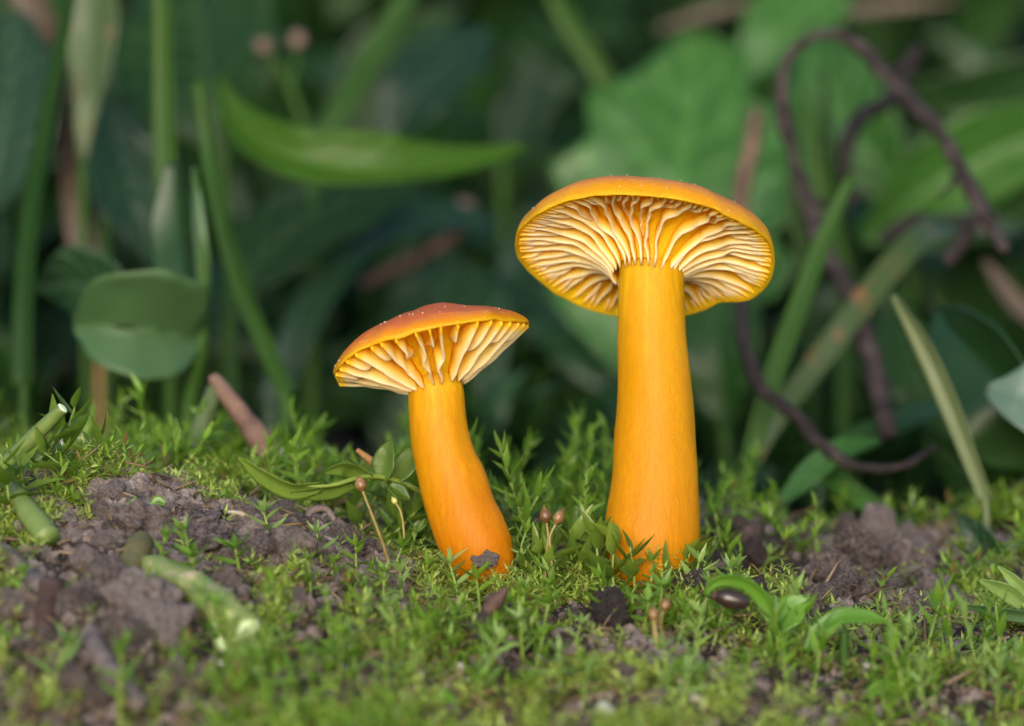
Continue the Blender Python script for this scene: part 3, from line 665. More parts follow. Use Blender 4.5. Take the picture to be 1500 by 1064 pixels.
for (px, py, s, tx) in [(60, 700, 1.2, -15), (20, 690, 1.3, 10), (120, 720, 1.1, 30), (90, 690, 1.2, 0), (15, 760, 1.1, 0), (40, 740, 1.0, 25), (150, 700, 1.0, 10), (8, 640, 1.2, 0), (55, 650, 1.1, 10), (175, 690, .9, 0)]:
    broad.put(place(px, py, rnd(0, 360), s, rnd(-10, 10), tx))
for (px, y, s, tx) in [(590, .55, 1.25, -35), (560, .7, 1.2, -25), (575, .9, 1.3, 0), (610, .9, 1.2, 15), (720, 0.75, 1.0, 10), (540, .9, 1.0, -30)]:
    broad.put(place(px, 0, rnd(0, 360), s, rnd(-10, 10), tx, y=y), label='glossy broad-leaved moss shoot beside the shorter mushroom stem', group='broad-leaved moss shoots beside the shorter stem')
for (px, y, s) in [(770, -.15, 1.0), (800, .1, 1.1), (835, -.1, 1.25), (860, -.2, 1.35), (885, -.25, 1.3), (905, -.45, 1.2), (930, -.5, 1.05), (820, -.35, 1.0), (985, -.55, .95), (1015, -.35, 1.0), (1030, -.1, 1.1), (790, -.5, .95)]:
    broad.put(place(px, 0, rnd(0, 360), s, rnd(-12, 12), rnd(-18, 18), y=y), label='glossy broad-leaved moss shoot against the foot of the taller mushroom', group='broad-leaved moss shoots at the foot of the taller stem')
for q in range(95):
    px, py = rnd(380, 1120), rnd(800, 1050)
    p = on_ground(px, py)
    if np.hypot(p.x - 1.39, p.y - .05) < .5 or np.hypot(p.x + .28, p.y + .05) < .35: continue
    wh = ('beside the soil mound' if px < 540 else 'in front of the shorter mushroom' if px < 770 else 'between the two mushroom feet' if px < 880 and py < 920 else 'in front of the taller mushroom' if px < 1040 else 'around the curled seedling') if py < 950 else ('beside the pebbles in the mossy gap' if px < 800 else 'low on the bank around the whitish stick')
    star.put(place(px, py, rnd(0, 360), rnd(.8, 1.3), rnd(-18, 18), rnd(-18, 18)), label='short star-tipped moss shoot in fine moss ' + wh, group='star-tipped moss shoots ' + wh)
for q in range(13):
    star.put(place(rnd(0, 380), rnd(830, 1050), rnd(0, 360), rnd(.8, 1.5), rnd(-18, 18), rnd(-18, 18)), label='short bright moss shoot growing between twigs on the muddy soil', group='moss shoots among the twigs on the muddy soil')
for (px, py, s) in [(650, 830, 1.1), (625, 812, 1.0), (690, 842, 1.2), (750, 845, 1.1), (670, 850, 1.2), (720, 850, 1.0), (600, 815, .9)]:
    star.put(place(px, py, rnd(0, 360), s, rnd(-12, 12), rnd(-12, 12)), label='small star-tipped moss shoot pressed against the foot of the shorter mushroom', group='moss shoots at the foot of the shorter stem')
for q in range(26):
    slim.put(place(rnd(1120, 1495), rnd(950, 1062), rnd(0, 360), rnd(.45, 1.1), rnd(-14, 14), rnd(-14, 14)))
for k_ in (tall, star, broad, slim): k_.done()

# ------------------------------------------------------------------ soil clods and pebbles
clods = [lump_mesh('soil_clod', 'clod', 3.1 * k + 1, 5, .42, (1, 1, .85), .13) for k in range(5)]
def clod(px, py, r, label, group=None, y=None, mat=None, sq=(1, 1, 1), me=None, name='soil_clod', cat='soil clod', sink=.35):
    p = on_ground(px, py) if y is None else at(px, py, y)
    o = link(name, me or random.choice(clods)); o.location = p + Vector((0, 0, size_at(r, p.y) * (.7 - sink) if y is None else 0)); s = size_at(r, p.y); o.scale = (s * sq[0], s * sq[1], s * sq[2]); o.rotation_euler = (rnd(-.4, .4), rnd(-.4, .4), rnd(0, 6)) if sq[2] < .8 else (rnd(0, 6), rnd(0, 6), rnd(0, 6))
    if mat: o.material_slots[0].link = 'OBJECT'; o.material_slots[0].material = M[mat]
    return tag(o, label, cat, group)
for (px, py, r) in [(1255, 835, 42), (1215, 850, 30), (1290, 795, 34), (1240, 795, 26), (1330, 850, 44), (1370, 885, 34), (1200, 890, 24), (1290, 885, 34), (1340, 800, 22), (1400, 895, 22), (1195, 810, 20), (1235, 880, 26), (1320, 895, 26)]:
    clod(px, py, r, 'rounded grey brown soil clod in the heap beyond the seedlings', 'soil clods in the heap beyond the seedlings')
for (px, py, r) in [(60, 960, 26), (95, 1010, 30), (250, 1000, 24), (20, 900, 26), (330, 860, 20), (150, 1030, 24), (210, 905, 46), (155, 880, 38), (245, 935, 36), (180, 950, 34), (130, 840, 26), (110, 905, 30), (285, 1010, 26)]:
    clod(px, py, r, 'damp purplish soil clod among twigs beside the fat cut stem', 'damp soil clods beside the fat cut stem')
for q in range(30):
    clod(rnd(130, 540), rnd(735, 815), rnd(6, 20), 'small crumbly soil clod on the bare mound beside the shorter mushroom', 'small clods on the bare soil mound', sink=.2)
for (px, py, r) in [(200, 745, 60), (280, 770, 62), (430, 790, 55), (500, 785, 38), (350, 790, 44), (150, 775, 36)]:
    clod(px, py + 22, r * .8, 'large rough soil clod forming the bare mound beside the shorter mushroom', 'large clods of the bare soil mound', sq=(1.25, 1, .62), sink=.75)
for q in range(16):
    clod(rnd(380, 1150), rnd(880, 1058), rnd(8, 20), 'small soil clod lying in the fine green moss', 'small clods in the fine moss', sink=.15)
for q in range(20):
    y = rnd(.9, 2.4); px = rnd(1032, 1150); v_ = at(px, 0, y)
    clod(px, to_px(v_.x, y, gz(v_.x, y))[1] - rnd(0, 42), rnd(9, 21), 'dark crumbling lump of rotten litter behind the taller mushroom', 'dark litter lumps behind the taller stem', y=y, mat='dark_clod')
clod(712, 822, 15, 'dark little soil lump resting against the foot of the shorter mushroom', y=-.36, sq=(.8, .8, 1.25))
clod(1008, 862, 26, 'rough dark soil lump touching the foot of the taller mushroom', y=-.5, mat='dark_clod')
clod(893, 925, 32, 'dark purplish soil lump in the moss in front of the taller mushroom', mat='dark_clod', sq=(1, 1, .85), sink=-.1)
clod(1095, 880, 30, 'reddish brown soil lump beside the curled seedling leaf', y=-.4, mat='dark_clod')
clod(372, 808, 27, 'loose pinkish soil lump standing proud of the bare mound', y=-.9)
clod(378, 875, 16, 'pale round soil crumb beside the fat cut stem', y=-1.6)
peb = lump_mesh('pebble', 'pebble', 9.3, 3, .18, (1, .9, .8), .02)
for (px, py, r, lb) in [(612, 998, 12, 'pale small pebble in the dark gap of the moss'), (672, 990, 12, 'pale round pebble beside the dark-tipped twig'), (885, 1055, 16, 'white pebble half buried in soil in front of the moss'), (330, 985, 12, 'white grain under the drooping sprout of the fat cut stem'), (1275, 990, 12, 'pinkish pebble among the slender moss shoots')]:
    clod(px, py, r, lb, me=peb, name='pebble', cat='pebble', sink=0)

# ------------------------------------------------------------------ twigs, cut stalks, rootlets
def settle(pts, rad):
    out = []
    for p, r in zip(pts, rad):
        if len(p) == 3: out.append(p); continue
        g_ = on_ground(p[0], p[1]); out.append((p[0], p[1], g_.y - size_at(r, g_.y) * 1.9 - .05))
    return out
def twig(name, label, cat, pts, rad_px, mat, group=None, lump=.18, n=50, seg=10, lf=4, seed=1.0, part=None, parent=None, end=None):
    pts = settle(pts, rad_px); P = [at(*p) for p in pts]; rr = [size_at(r, p[2]) for r, p in zip(rad_px, pts)]
    if parent is None:
        b = min(P, key=lambda q: q.z); o = thing(name, label, cat, b, group); o['_b'] = 1; del o['_b']
    else: o = parent
    b = o.location; P2 = [p - b for p in P]
    v, f = tube(P2, rr, n, seg, lump, lf, seed); link(part or 'stalk', mesh(part or 'stalk', v, f, mat), o)
    if end:        # pale cut face at the last point
        d = (P2[-1] - P2[-2]).normalized(); e0 = P2[-1] - d * rr[-1] * .1; e1 = P2[-1] + d * rr[-1] * .12
        v, f = tube([e0, e0 * .5 + e1 * .5, e1], [rr[-1] * .93, rr[-1] * .9, rr[-1] * .72], 6, 12, .06, 6, seed); link('cut_end', mesh('cut_end', v, f, end), o)
    return o
twig('cut_stalk', 'slim green cut stalk leaning out over the moss beside the soil mound', 'stalk', [(-60, 745, .1), (0, 690, -.1), (45, 645, -.25), (92, 598, -.4)], [13, 13, 12, 9.5], 'stalk', lump=.06, end='cut_end', seed=2)
twig('cut_stalk', 'stubby pale cut stalk poking from moss at the edge of the soil mound', 'stalk', [(70, 790), (45, 755), (18, 712)], [20, 18, 13], 'stalk', lump=.08, end='cut_end', seed=5)
twig('cut_stalk', 'bright pale green cut stalk beside the blurred reddish twig', 'stalk', [(280, 660, 2.6), (300, 610, 2.8), (315, 572, 3.0)], [14, 14, 13], 'grass_pale', lump=.05, end='cut_end', seed=6)
o = twig('cut_stalk', 'fat pale green cut stem lying on muddy soil with a drooping white sprout', 'stalk', [(215, 838), (260, 850), (310, 880), (362, 928)], [24, 24, 29, 26], 'fat_stalk', lump=.22, end='cut_end', seed=9)
twig('', '', '', [(322, 900), (320, 938), (335, 965)], [9, 8, 3], 'cut_end', part='sprout', parent=o)
twig('cut_stalk', 'brownish hollow stub standing on soil beside the fat cut stem', 'stalk', [(180, 855), (190, 830), (207, 797)], [22, 20, 19], 'stub', lump=.12, end='dark_clod', seed=12)
ty = on_ground(684, 945).y - .22
twig('twig', 'thin dark twig with a reddish tip standing in the fine moss', 'twig', [(678, 962, ty), (695, 930, ty), (715, 893, ty)], [7, 8, 9], 'twig', lump=.15, seed=3)
tp = [x for x in C.objects if x.get('label', '').startswith('thin dark twig with a reddish')][0]
twig('', '', '', [(714, 895, ty), (728, 880, ty - .02), (742, 862, ty - .05)], [9.5, 11, 4], 'brown_twig', part='tip', parent=tp)
twig('twig', 'brown needle-like bit of straw leaning above the spore capsule', 'twig', [(600, 732, .5), (560, 690, .35), (523, 659, .2)], [3.5, 6.5, 4.5], 'straw', lump=.2, seed=4)
twig('twig', 'thick greyish brown twig slanting down through the muddy soil', 'twig', [(130, 930), (155, 975), (205, 1035)], [16, 17, 15], 'grey_twig', seed=7)
twig('twig', 'tall blurred brown twig upright among moss and mud', 'twig', [(75, 860), (60, 930), (45, 1000), (30, 1075)], [20, 13, 11, 11], 'brown_twig', seed=8)
twig('twig', 'greyish root running down from the moss to the brown twig', 'twig', [(-20, 790), (25, 825), (65, 870), (85, 900)], [11, 11, 12, 10], 'grey_twig', seed=10)
twig('twig', 'curved thin tan twig lying on the dark mud', 'twig', [(95, 1075), (108, 1035), (135, 1008)], [8, 8, 4], 'brown_twig', seed=11)
twig('twig', 'thick reddish brown twig end in the gap between moss tufts', 'twig', [(750, 1075), (738, 1040), (730, 1005)], [14, 13, 11], 'brown_twig', seed=13)
twig('twig', 'short whitish stick lying in the moss in front of the taller mushroom', 'twig', [(1035, 1042), (1015, 1020), (992, 998)], [8, 8, 6], 'root', seed=14)
twig('twig', 'reddish brown twig lying under the slender moss shoots', 'twig', [(1415, 1012), (1455, 1018), (1510, 1026)], [5, 6, 7], 'brown_twig', seed=15)
twig('rootlet', 'fine white rootlet arching over the bare soil mound', 'root', [(278, 770, -.15), (300, 755, -.25), (335, 750, -.25), (362, 758, -.2), (366, 790, -.15)], [2.2, 3, 3, 4, 4], 'root', lump=.2, seed=16)
twig('rootlet', 'long greyish root lying across the soil mound toward the moss', 'root', [(370, 755), (420, 765), (480, 790), (540, 812)], [3, 4.5, 4.5, 4], 'grey_twig', lump=.2, seed=17)
twig('rootlet', 'short pale root sticking out of soil beside the damp clods', 'root', [(165, 862), (200, 868), (238, 885)], [4, 5, 4], 'grey_twig', lump=.2, seed=18)
twig('rootlet', 'curled dark rootlet looping over the top of the soil mound', 'root', [(450, 770, .1), (455, 750, .1), (475, 745, .1), (490, 762, .1)], [3, 5, 5, 4], 'grey_twig', lump=.2, seed=19)
# dark looping bramble runner and other twigs deeper in the plants
vine = twig('twig', 'dark looping vine arching high above the grass behind the taller mushroom', 'vine', [(1302, 640, 6.0), (1282, 545, 6.3), (1250, 450, 6.6), (1213, 375, 6.8), (1183, 295, 7.0), (1160, 220, 7.0), (1146, 150, 7.0), (1153, 88, 7.0), (1182, 57, 7.0), (1222, 50, 7.0), (1265, 75, 6.9), (1302, 117, 6.8), (1340, 152, 6.6), (1376, 192, 6.4), (1404, 240, 6.2), (1432, 295, 6.0), (1472, 368, 5.8)],
     [14, 15, 17, 15, 13, 9, 11, 8, 9, 8, 10, 10, 13, 10, 11, 12, 8], 'twig', n=170, lump=.34, lf=5, seed=20)
for (pts, rd) in [([(1300, 115, 6.8), (1318, 95, 6.8), (1352, 80, 6.9)], [6, 5, 2]), ([(1183, 295, 7.0), (1215, 300, 7.0), (1240, 285, 7.1), (1262, 290, 7.1)], [6, 5, 4, 2]), ([(1404, 240, 6.2), (1395, 270, 6.2), (1372, 290, 6.3)], [5, 4, 2]), ([(1250, 450, 6.6), (1225, 470, 6.5), (1212, 500, 6.5)], [6, 4, 2])]:
    twig('', '', '', pts, rd, 'twig', part='side_shoot', parent=vine, lump=.25)
twig('twig', 'dark thin vine sagging between grass blades behind the taller mushroom', 'vine', [(1086, 330, 5.2), (1086, 430, 5.0), (1092, 510, 4.8), (1118, 572, 4.6), (1165, 610, 4.5), (1205, 652, 4.4), (1250, 682, 4.3), (1315, 684, 4.3), (1372, 655, 4.5)], [7, 8, 10, 9, 9, 12, 8, 7, 4], 'twig', n=110, lump=.32, lf=5, seed=21)
twig('twig', 'tangled dark twig crossing inside the vine loop', 'twig', [(1245, 300, 8.0), (1238, 225, 8.0), (1262, 170, 8.2), (1300, 150, 8.4), (1345, 70, 8.6)], [10, 11, 13, 12, 8], 'twig', n=60, seed=22)
twig('twig', 'dark forked twig lying across behind the vine end', 'twig', [(1290, 350, 8.0), (1340, 325, 8.0), (1395, 330, 7.8), (1440, 318, 7.8)], [9, 12, 11, 7], 'twig', n=50, seed=23)
twig('twig', 'short purplish twig stub below the vine end', 'twig', [(1425, 325, 6.6), (1405, 360, 6.6), (1385, 384, 6.6)], [8, 11, 10], 'twig', seed=24)
twig('twig', 'reddish brown stick upright in front of the lobed leaf', 'twig', [(1108, 160, 9), (1102, 215, 9), (1090, 260, 9), (1082, 320, 9)], [9, 13, 13, 11], 'brown_twig', seed=25)
twig('twig', 'blurred reddish twig slanting behind the soil mound', 'twig', [(312, 552, 3.0), (350, 603, 2.8), (392, 662, 2.6), (432, 722, 2.4)], [9, 15, 19, 20], 'dead_strip', seed=26)
twig('twig', 'pale brown stick slanting in shade beyond the smaller cap', 'twig', [(528, 418, 11), (590, 388, 11), (660, 348, 11), (690, 320, 11)], [6, 10, 8, 5], 'brown_twig', seed=27)
twig('twig', 'brown stick leaning low among leaves beyond the soil clods', 'twig', [(1330, 790, 5), (1420, 752, 5), (1520, 705, 5.2)], [10, 10, 10], 'brown_twig', seed=28)
o = thing('flower_bud', 'pinkish withered flower bud at the tip of a pale stick', 'flower bud', at(682, 325, 11)); v, f = ico(3); v = v * (1 + .2 * fbm(v[:, 0] * 2, v[:, 1] * 2, v[:, 2] * 2, 2))[:, None] * np.array([.15, .14, .18])
link('bud', mesh('bud', v + np.array([-.02, 0, .14]), f, 'pink'), o); v, f = tube([Vector((0, 0, -.1)), Vector((0, 0, .05))], [.04, .08], 5, 8); link('stem', mesh('stem', v, f, 'brown_twig'), o)

# ------------------------------------------------------------------ spore capsules
def sporophyte(label, pts, r, cap_px, mat, seed, beak=True):
    P = [at(*p) for p in pts]; o = thing('spore_capsule', label, 'moss capsule', P[0])
    v, f = tube([p - P[0] for p in P], [size_at(x, pts[0][2]) for x in r], 30, 7, .1, 8, seed); link('seta', mesh('seta', v, f, 'seta'), o)
    d = (P[-1] - P[-2]).normalized(); s = size_at(cap_px, pts[-1][2]); e = P[-1] - P[0]
    if beak == 2: d = Vector((d.x, d.y, d.z))
    prof = [(-.3, .25), (.0, .55), (.5, .95), (1.0, 1.0), (1.5, .9), (1.9, .62), (2.1, .45)]
    v, f = tube([e + d * s * a for a, _ in prof], [s * b for _, b in prof], 24, 14, .05, 6, seed); link('capsule', mesh('capsule', v, f, mat), o)
    v, f = tube([e + d * s * a for a in (2.05, 2.25, 2.5, 2.9)], [s * .46, s * .34, s * .14, s * .03], 12, 10); link('lid', mesh('lid', v, f, mat), o)
    return o
sporophyte('brown pear-shaped spore capsule on thin stalk beside the shorter mushroom', [(572, 835, -.35), (560, 795, -.38), (545, 755, -.4), (534, 727, -.4), (531, 718, -.4)], [3, 3, 2.6, 2.6, 2.6], 8.5, 'capsule', 1)
sporophyte('small nodding green spore capsule in front of the shorter mushroom stem', [(592, 790, -.1), (590, 765, -.1), (586, 748, -.1), (580, 738, -.1)], [1.8, 1.8, 1.8, 1.8], 4.5, 'capsule_pale', 2)
sporophyte('reddish spore capsule, paler of the pair between the mushrooms', [(800, 865, -.5), (799, 820, -.5), (803, 785, -.5), (800, 764, -.5)], [2.2, 2, 2, 2], 8.5, 'capsule', 3)
sporophyte('reddish spore capsule, darker of the pair between the mushrooms', [(811, 868, -.52), (808, 820, -.52), (806, 785, -.52), (815, 766, -.52)], [2.2, 2, 2, 2], 8.5, 'capsule', 4)
sporophyte('orange spore capsule on red stalk in moss in front of the taller mushroom', [(960, 975, -2.3), (962, 945, -2.3), (959, 920, -2.3), (958, 908, -2.3)], [4, 4, 4, 4], 8, 'capsule', 5)
sporophyte('rusty spore capsule leaning behind the orange one in the moss', [(972, 975, -2.1), (970, 930, -2.1), (968, 905, -2.1), (972, 894, -2.1)], [3, 3, 3, 3], 8, 'capsule', 6)

# ------------------------------------------------------------------ leaves and plants
def leafobj(parent, name, pts, wl, wr, mat, turn=0, cup=.12, wave=.05, seed=0., twist=0, n=30, m=11, thick=.022):
    b = parent.location; P = [at(*p) - b for p in pts]; ym = sum(p[2] for p in pts) / len(pts); k = 1 / max(.35, math.cos(R(turn)))
    WL = [size_at(x, ym) * k for x in wl]; WR = None if wr is None else [size_at(x, ym) * k for x in wr]
    v, f, lv = blade(P, WL, WR, n, m, turn, cup, wave, seed, twist, thick)
    return link(name, mesh(name, v, f, mat, attrs={'lv': lv}), parent)
def stalk(parent, pts, r, mat, name='stem', lump=.05, seed=0.):
    b = parent.location; v, f = tube([at(*p) - b for p in pts], [size_at(x, p[2]) for x, p in zip(r, pts)], 30, 10, lump, 3, seed)
    return link(name, mesh(name, v, f, mat), parent)
def plant(name, label, cat, px, py, y, group=None): return thing(name, label, cat, at(px, py, y), group)
def foot(px, y): v = at(px, 0, y); return to_px(v.x, v.y, gz(v.x, v.y))[1]

def grass(label, pts, w, mat, turn=25, cup=.35, seed=0., group=None, name='grass_blade', wave=.02, sheath=True):
    """one grass shoot: blade and the sheath at its foot, which goes down into the ground"""
    p0 = pts[0]; gy = foot(p0[0], p0[2]); o = plant(name, label, 'grass', p0[0], gy, p0[2], group)
    leafobj(o, 'blade', pts, w, None, mat, turn, cup, wave, seed, 30, 34, 7, .03)
    if gy > p0[1] - 20: stalk(o, [(p0[0], gy + 20, p0[2]), (p0[0], (gy + p0[1]) / 2, p0[2]), (p0[0] * .92 + pts[1][0] * .08, p0[1] * .92 + pts[1][1] * .08, p0[2] * .92 + pts[1][2] * .08)], [w[0] * .7, w[0] * .75, w[0] * .7], mat, 'sheath', seed=seed)
    return o
grass('dark upright grass stalk in front of the broad dark leaf and dry blade', [(35, 570, 5), (38, 450, 5.2), (48, 330, 5.5), (75, 170, 6), (118, -60, 6.5)], [15, 15, 15, 14, 12], 'grass_dark', 35, .5, 1)
grass('bright green grass blade rising straight behind the folded clover leaf', [(250, 520, 6.5), (244, 240, 6.5), (241, 100, 6.5), (239, -60, 6.5)], [14, 17, 17, 16], 'grass', 20, .4, 2)
grass('broken-off curved green stalk beside the folded clover leaf', [(420, 580, 5.2), (392, 510, 5.4), (352, 415, 5.6), (322, 300, 5.8), (305, 200, 6), (295, 118, 6)], [12, 13, 13, 13, 12, 11], 'grass', 20, .6, 3)
grass('yellow-green grass blade slanting up above the curled bright leaf', [(455, 240, 9.5), (500, 160, 9.6), (550, 75, 9.8), (620, -40, 10)], [16, 18, 18, 16], 'grass', 15, .4, 4)
grass('dark grass blade slanting in the shade above the lobed leaf', [(905, 160, 12), (870, 90, 12), (838, 40, 12), (800, -40, 12)], [14, 15, 15, 13], 'grass', 20, .4, 5)
grass('green grass blade crossing the thin vine behind the taller mushroom', [(1095, 690, 5), (1130, 560, 5.1), (1170, 450, 5.3), (1212, 340, 5.5), (1248, 258, 5.6)], [13, 15, 15, 14, 7], 'grass', 15, .4, 6)
grass('pale wide grass blade bent over in front of the vine', [(1085, 700, 6), (1125, 630, 6), (1185, 548, 6.2), (1260, 448, 6.4), (1335, 360, 6.8), (1420, 330, 8), (1500, 335, 9)], [13, 16, 18, 19, 18, 22, 8], 'brown_edge', 15, .35, 7)
grass('pale folded grass blade with whitish edge beside the grey-green leaf', [(1445, 735, 3.8), (1418, 660, 3.8), (1388, 580, 3.8), (1352, 500, 3.8), (1310, 432, 3.8)], [8, 11, 14, 14, 6], 'grass_pale', 30, .6, 8)
grass('short dark grass blade lying low under the bent vine', [(1200, 672, 6), (1270, 640, 6.2), (1330, 612, 6.4), (1400, 590, 6.8)], [10, 18, 16, 5], 'leaf_plain', 35, .3, 9)
grass('teal arching blade behind the smaller mushroom cap', [(395, 600, 9), (440, 480, 9.2), (490, 395, 9.5), (560, 335, 10), (650, 318, 10.5), (730, 325, 11)], [18, 26, 30, 28, 26, 10], 'leaf_b', 25, .25, 10)
for (x0, x1, y, l, w_, mt) in [(1150, 1165, 9.5, 170, 12, 'grass_dark'), (1195, 1180, 9, 150, 14, 'grass'), (1210, 1205, 10, 120, 12, 'grass_dark')]:
    grass('short green grass blade inside the loop of the dark vine', [(x0 + 40, 420, y), (x0 + 20, 330, y), (x1, l - 20, y)], [w_, w_ + 2, 3], mt, 25, .4, x0, 'grass blades inside the vine loop')

# curled bright leaf across the middle
o = plant('curled_leaf', 'long bright green leaf curled up along its edge above the smaller mushroom', 'leaf', 345, 330, 7.5)
leafobj(o, 'blade', [(322, 110, 7.6), (345, 170, 7.5), (400, 222, 7.3), (480, 243, 7.2), (570, 250, 7.2), (660, 243, 7.4), (775, 218, 7.8)], [6, 30, 30, 40, 30, 26, 14, 3], [4, 22, 36, 40, 44, 28, 20, 3], 'curled', 28, .55, .13, 2, 20, 40, 13)
stalk(o, [(345, 600, 7.4), (335, 360, 7.5), (325, 112, 7.6)], [8, 7, 6], 'grass')
# clover: folded leaf, round shaded leaf and upright leaf
o = plant('clover_plant', 'clover with a pale folded round leaf, a dark round leaf and an upright leaf', 'clover', 272, foot(272, 5), 5)
st = stalk(o, [(268, foot(272, 5) + 10, 5), (278, 590, 5), (294, 505, 4.9), (298, 420, 4.9), (285, 250, 5)], [11, 11, 11, 9, 5], 'grass')
MR = [(298, 500, 4.9), (240, 492, 4.7), (180, 484, 4.6), (108, 478, 4.7)]
leafobj(o, 'leaf_half', MR, [3, 88, 104, 78, 6], [.5, .5, .5, .5, .5], 'leaf_pale', 38, .10, .03, 3, n=34, m=15)
leafobj(o, 'leaf_half', MR, [.5, .5, .5, .5, .5], [3, 58, 72, 56, 6], 'leaf_pale', -22, .10, .03, 4, n=34, m=15)
stalk(o, MR, [4, 3.5, 2.5, 1], 'leaf_pale', 'midrib')
leafobj(o, 'leaf', [(205, 470, 5.6), (160, 440, 5.7), (110, 415, 5.8), (52, 425, 5.9)], [4, 56, 58, 6], [4, 46, 58, 6], 'leaf_b', 22, .15, .04, 5, n=34, m=13)
leafobj(o, 'leaf', [(290, 500, 5.2), (272, 420, 5.3), (262, 330, 5.5), (255, 238, 5.6)], [4, 40, 44, 8], [4, 30, 34, 10], 'leaf_plain', 40, .55, .03, 7, n=34, m=13)
leafobj(o, 'leaf', [(284, 245, 5.0), (291, 330, 4.9), (298, 420, 4.9), (298, 490, 4.9)], [3, 9, 10, 3], None, 'leaf_pale', 30, .4, .02, 8, n=24, m=7)
# lobed leaf behind the tall cap
o = plant('lobed_leaf', 'large lobed green leaf spreading behind the taller mushroom cap', 'leaf', 960, foot(960, 11), 11)
leafobj(o, 'blade', [(940, 560, 10.5), (955, 460, 10.6), (975, 350, 10.9), (995, 240, 11.2), (1015, 140, 11.6), (1010, 40, 12)],
        [30, 60, 110, 170, 195, 150, 190, 212, 205, 185, 80, 92, 62, 4], [20, 80, 130, 150, 105, 125, 160, 185, 130, 140, 150, 100, 60, 4], 'leaf_c', 18, .10, .09, 4, n=56, m=25)
stalk(o, [(935, foot(940, 10.5) + 10, 10.5), (938, 640, 10.5), (942, 540, 10.5)], [12, 11, 9], 'grass')
# grey-green leaf at the edge of the frame
o = plant('folded_leaf', 'large folded leaf with grey-green back beside the pale grass blade', 'leaf', 1465, foot(1465, 4.2), 4.2)
leafobj(o, 'blade', [(1560, 690, 4.6), (1520, 640, 4.4), (1480, 590, 4.3), (1425, 520, 4.6), (1370, 455, 5.2)], [20, 60, 70, 40, 4], [10, 75, 58, 46, 4], 'leaf_plain', 38, .45, .04, 6, n=34, m=13)
leafobj(o, 'leaf_back', [(1445, 572, 4.0), (1490, 580, 3.8), (1540, 590, 3.8), (1620, 600, 4)], [5, 50, 80, 60], [5, 58, 90, 60], 'leaf_grey', 20, .2, .03, 9, n=30, m=11)
stalk(o, [(1500, foot(1500, 4.4) + 10, 4.4), (1515, 740, 4.4), (1540, 670, 4.5)], [9, 9, 8], 'grass')
o = plant('small_plant', 'small plant with bluish green leaves beyond the soil clods', 'plant', 1430, foot(1430, 3), 3)
leafobj(o, 'leaf', [(1475, 850, 2.9), (1450, 815, 2.8), (1428, 785, 2.8), (1405, 755, 2.9)], [4, 26, 24, 3], None, 'leaf_b', 20, .2, .03, 4)
leafobj(o, 'leaf', [(1450, 850, 2.9), (1480, 830, 2.8), (1520, 815, 2.8), (1550, 800, 2.9)], [4, 26, 30, 4], None, 'leaf_grey', 25, .2, .03, 5)
stalk(o, [(1440, foot(1440, 3) + 8, 3), (1455, 860, 2.95), (1470, 842, 2.9)], [6, 6, 5], 'grass')
v, f = ico(3); tag(link('fallen_petal', mesh('fallen_petal', v * (1 + .2 * fbm(v[:, 0] * 2, v[:, 1] * 2, v[:, 2] * 2, 2))[:, None] * np.array([.13, .12, .10]), f, 'orange'), None, Matrix.Translation(at(1418, 822, 3.2))), 'orange fallen petal beside the bluish green leaf', 'petal')
# white-tipped shoot and seedlings in front
o = plant('pale_shoot', 'pale hairy leaf shoot lying at the edge of the moss', 'plant', 1490, 905, -.6)
leafobj(o, 'leaf', [(1530, 905, -.6), (1480, 900, -.6), (1440, 893, -.65), (1412, 888, -.7)], [9, 10, 8, 2], None, 'leaf_pale', 30, .3, .02, 1)
leafobj(o, 'leaf', [(1500, 885, -.5), (1478, 868, -.5), (1455, 858, -.5), (1435, 850, -.5)], [10, 14, 10, 2], None, 'shoot_leaf_pale', 30, .3, .02, 2)
leafobj(o, 'leaf', [(1515, 885, -.5), (1495, 860, -.5), (1480, 845, -.5), (1462, 830, -.5)], [8, 10, 8, 1], None, 'shoot_leaf_pale', 30, .3, .02, 3)
stalk(o, [(1540, 930, -.5), (1520, 905, -.55), (1498, 885, -.5)], [6, 6, 5], 'shoot_stem')
o = plant('seedling', 'seedling with a curled leaf over a dark seed in front of the taller mushroom', 'seedling', 1150, 985, -2.0)
stalk(o, [(1160, 1060, -1.9), (1150, 960, -1.9), (1135, 910, -1.9)], [9, 8, 7], 'grass')
leafobj(o, 'leaf', [(1138, 918, -1.9), (1120, 880, -1.9), (1085, 852, -1.95), (1045, 855, -2.0), (1032, 872, -2.0)], [9, 13, 9, 10, 3], [9, 12, 9, 8, 3], 'seedling', 30, .3, .02, 4)
leafobj(o, 'leaf', [(1140, 925, -1.9), (1155, 900, -1.8), (1170, 885, -1.75), (1186, 880, -1.75)], [7, 22, 20, 3], None, 'seedling', 25, .2, .02, 5)
v, f = ico(3); sx = np.array([.175, .11, .095])
sdo = thing('seed', 'glossy dark oval seed hanging under the curled seedling leaf', 'seed', at(1072, 878, -1.98)); link('husk', mesh('husk', v * sx * (1 + .05 * fbm(v[:, 0] * 3, v[:, 1] * 3, v[:, 2] * 3, 2))[:, None], f, 'seed'), sdo, Matrix.Rotation(R(14), 4, 'Y'))
v, f = tube([Vector((-.19, 0, .04)), Vector((-.15, 0, .035))], [.02, .05], 4, 8); link('scar', mesh('scar', v, f, 'brown_twig'), sdo)
o = plant('seedling', 'seedling with one long arched leaf held over the moss', 'seedling', 1235, 1000, -2.0)
stalk(o, [(1232, 1075, -2.0), (1236, 990, -2.0), (1236, 925, -2.0)], [8, 8, 7], 'grass')
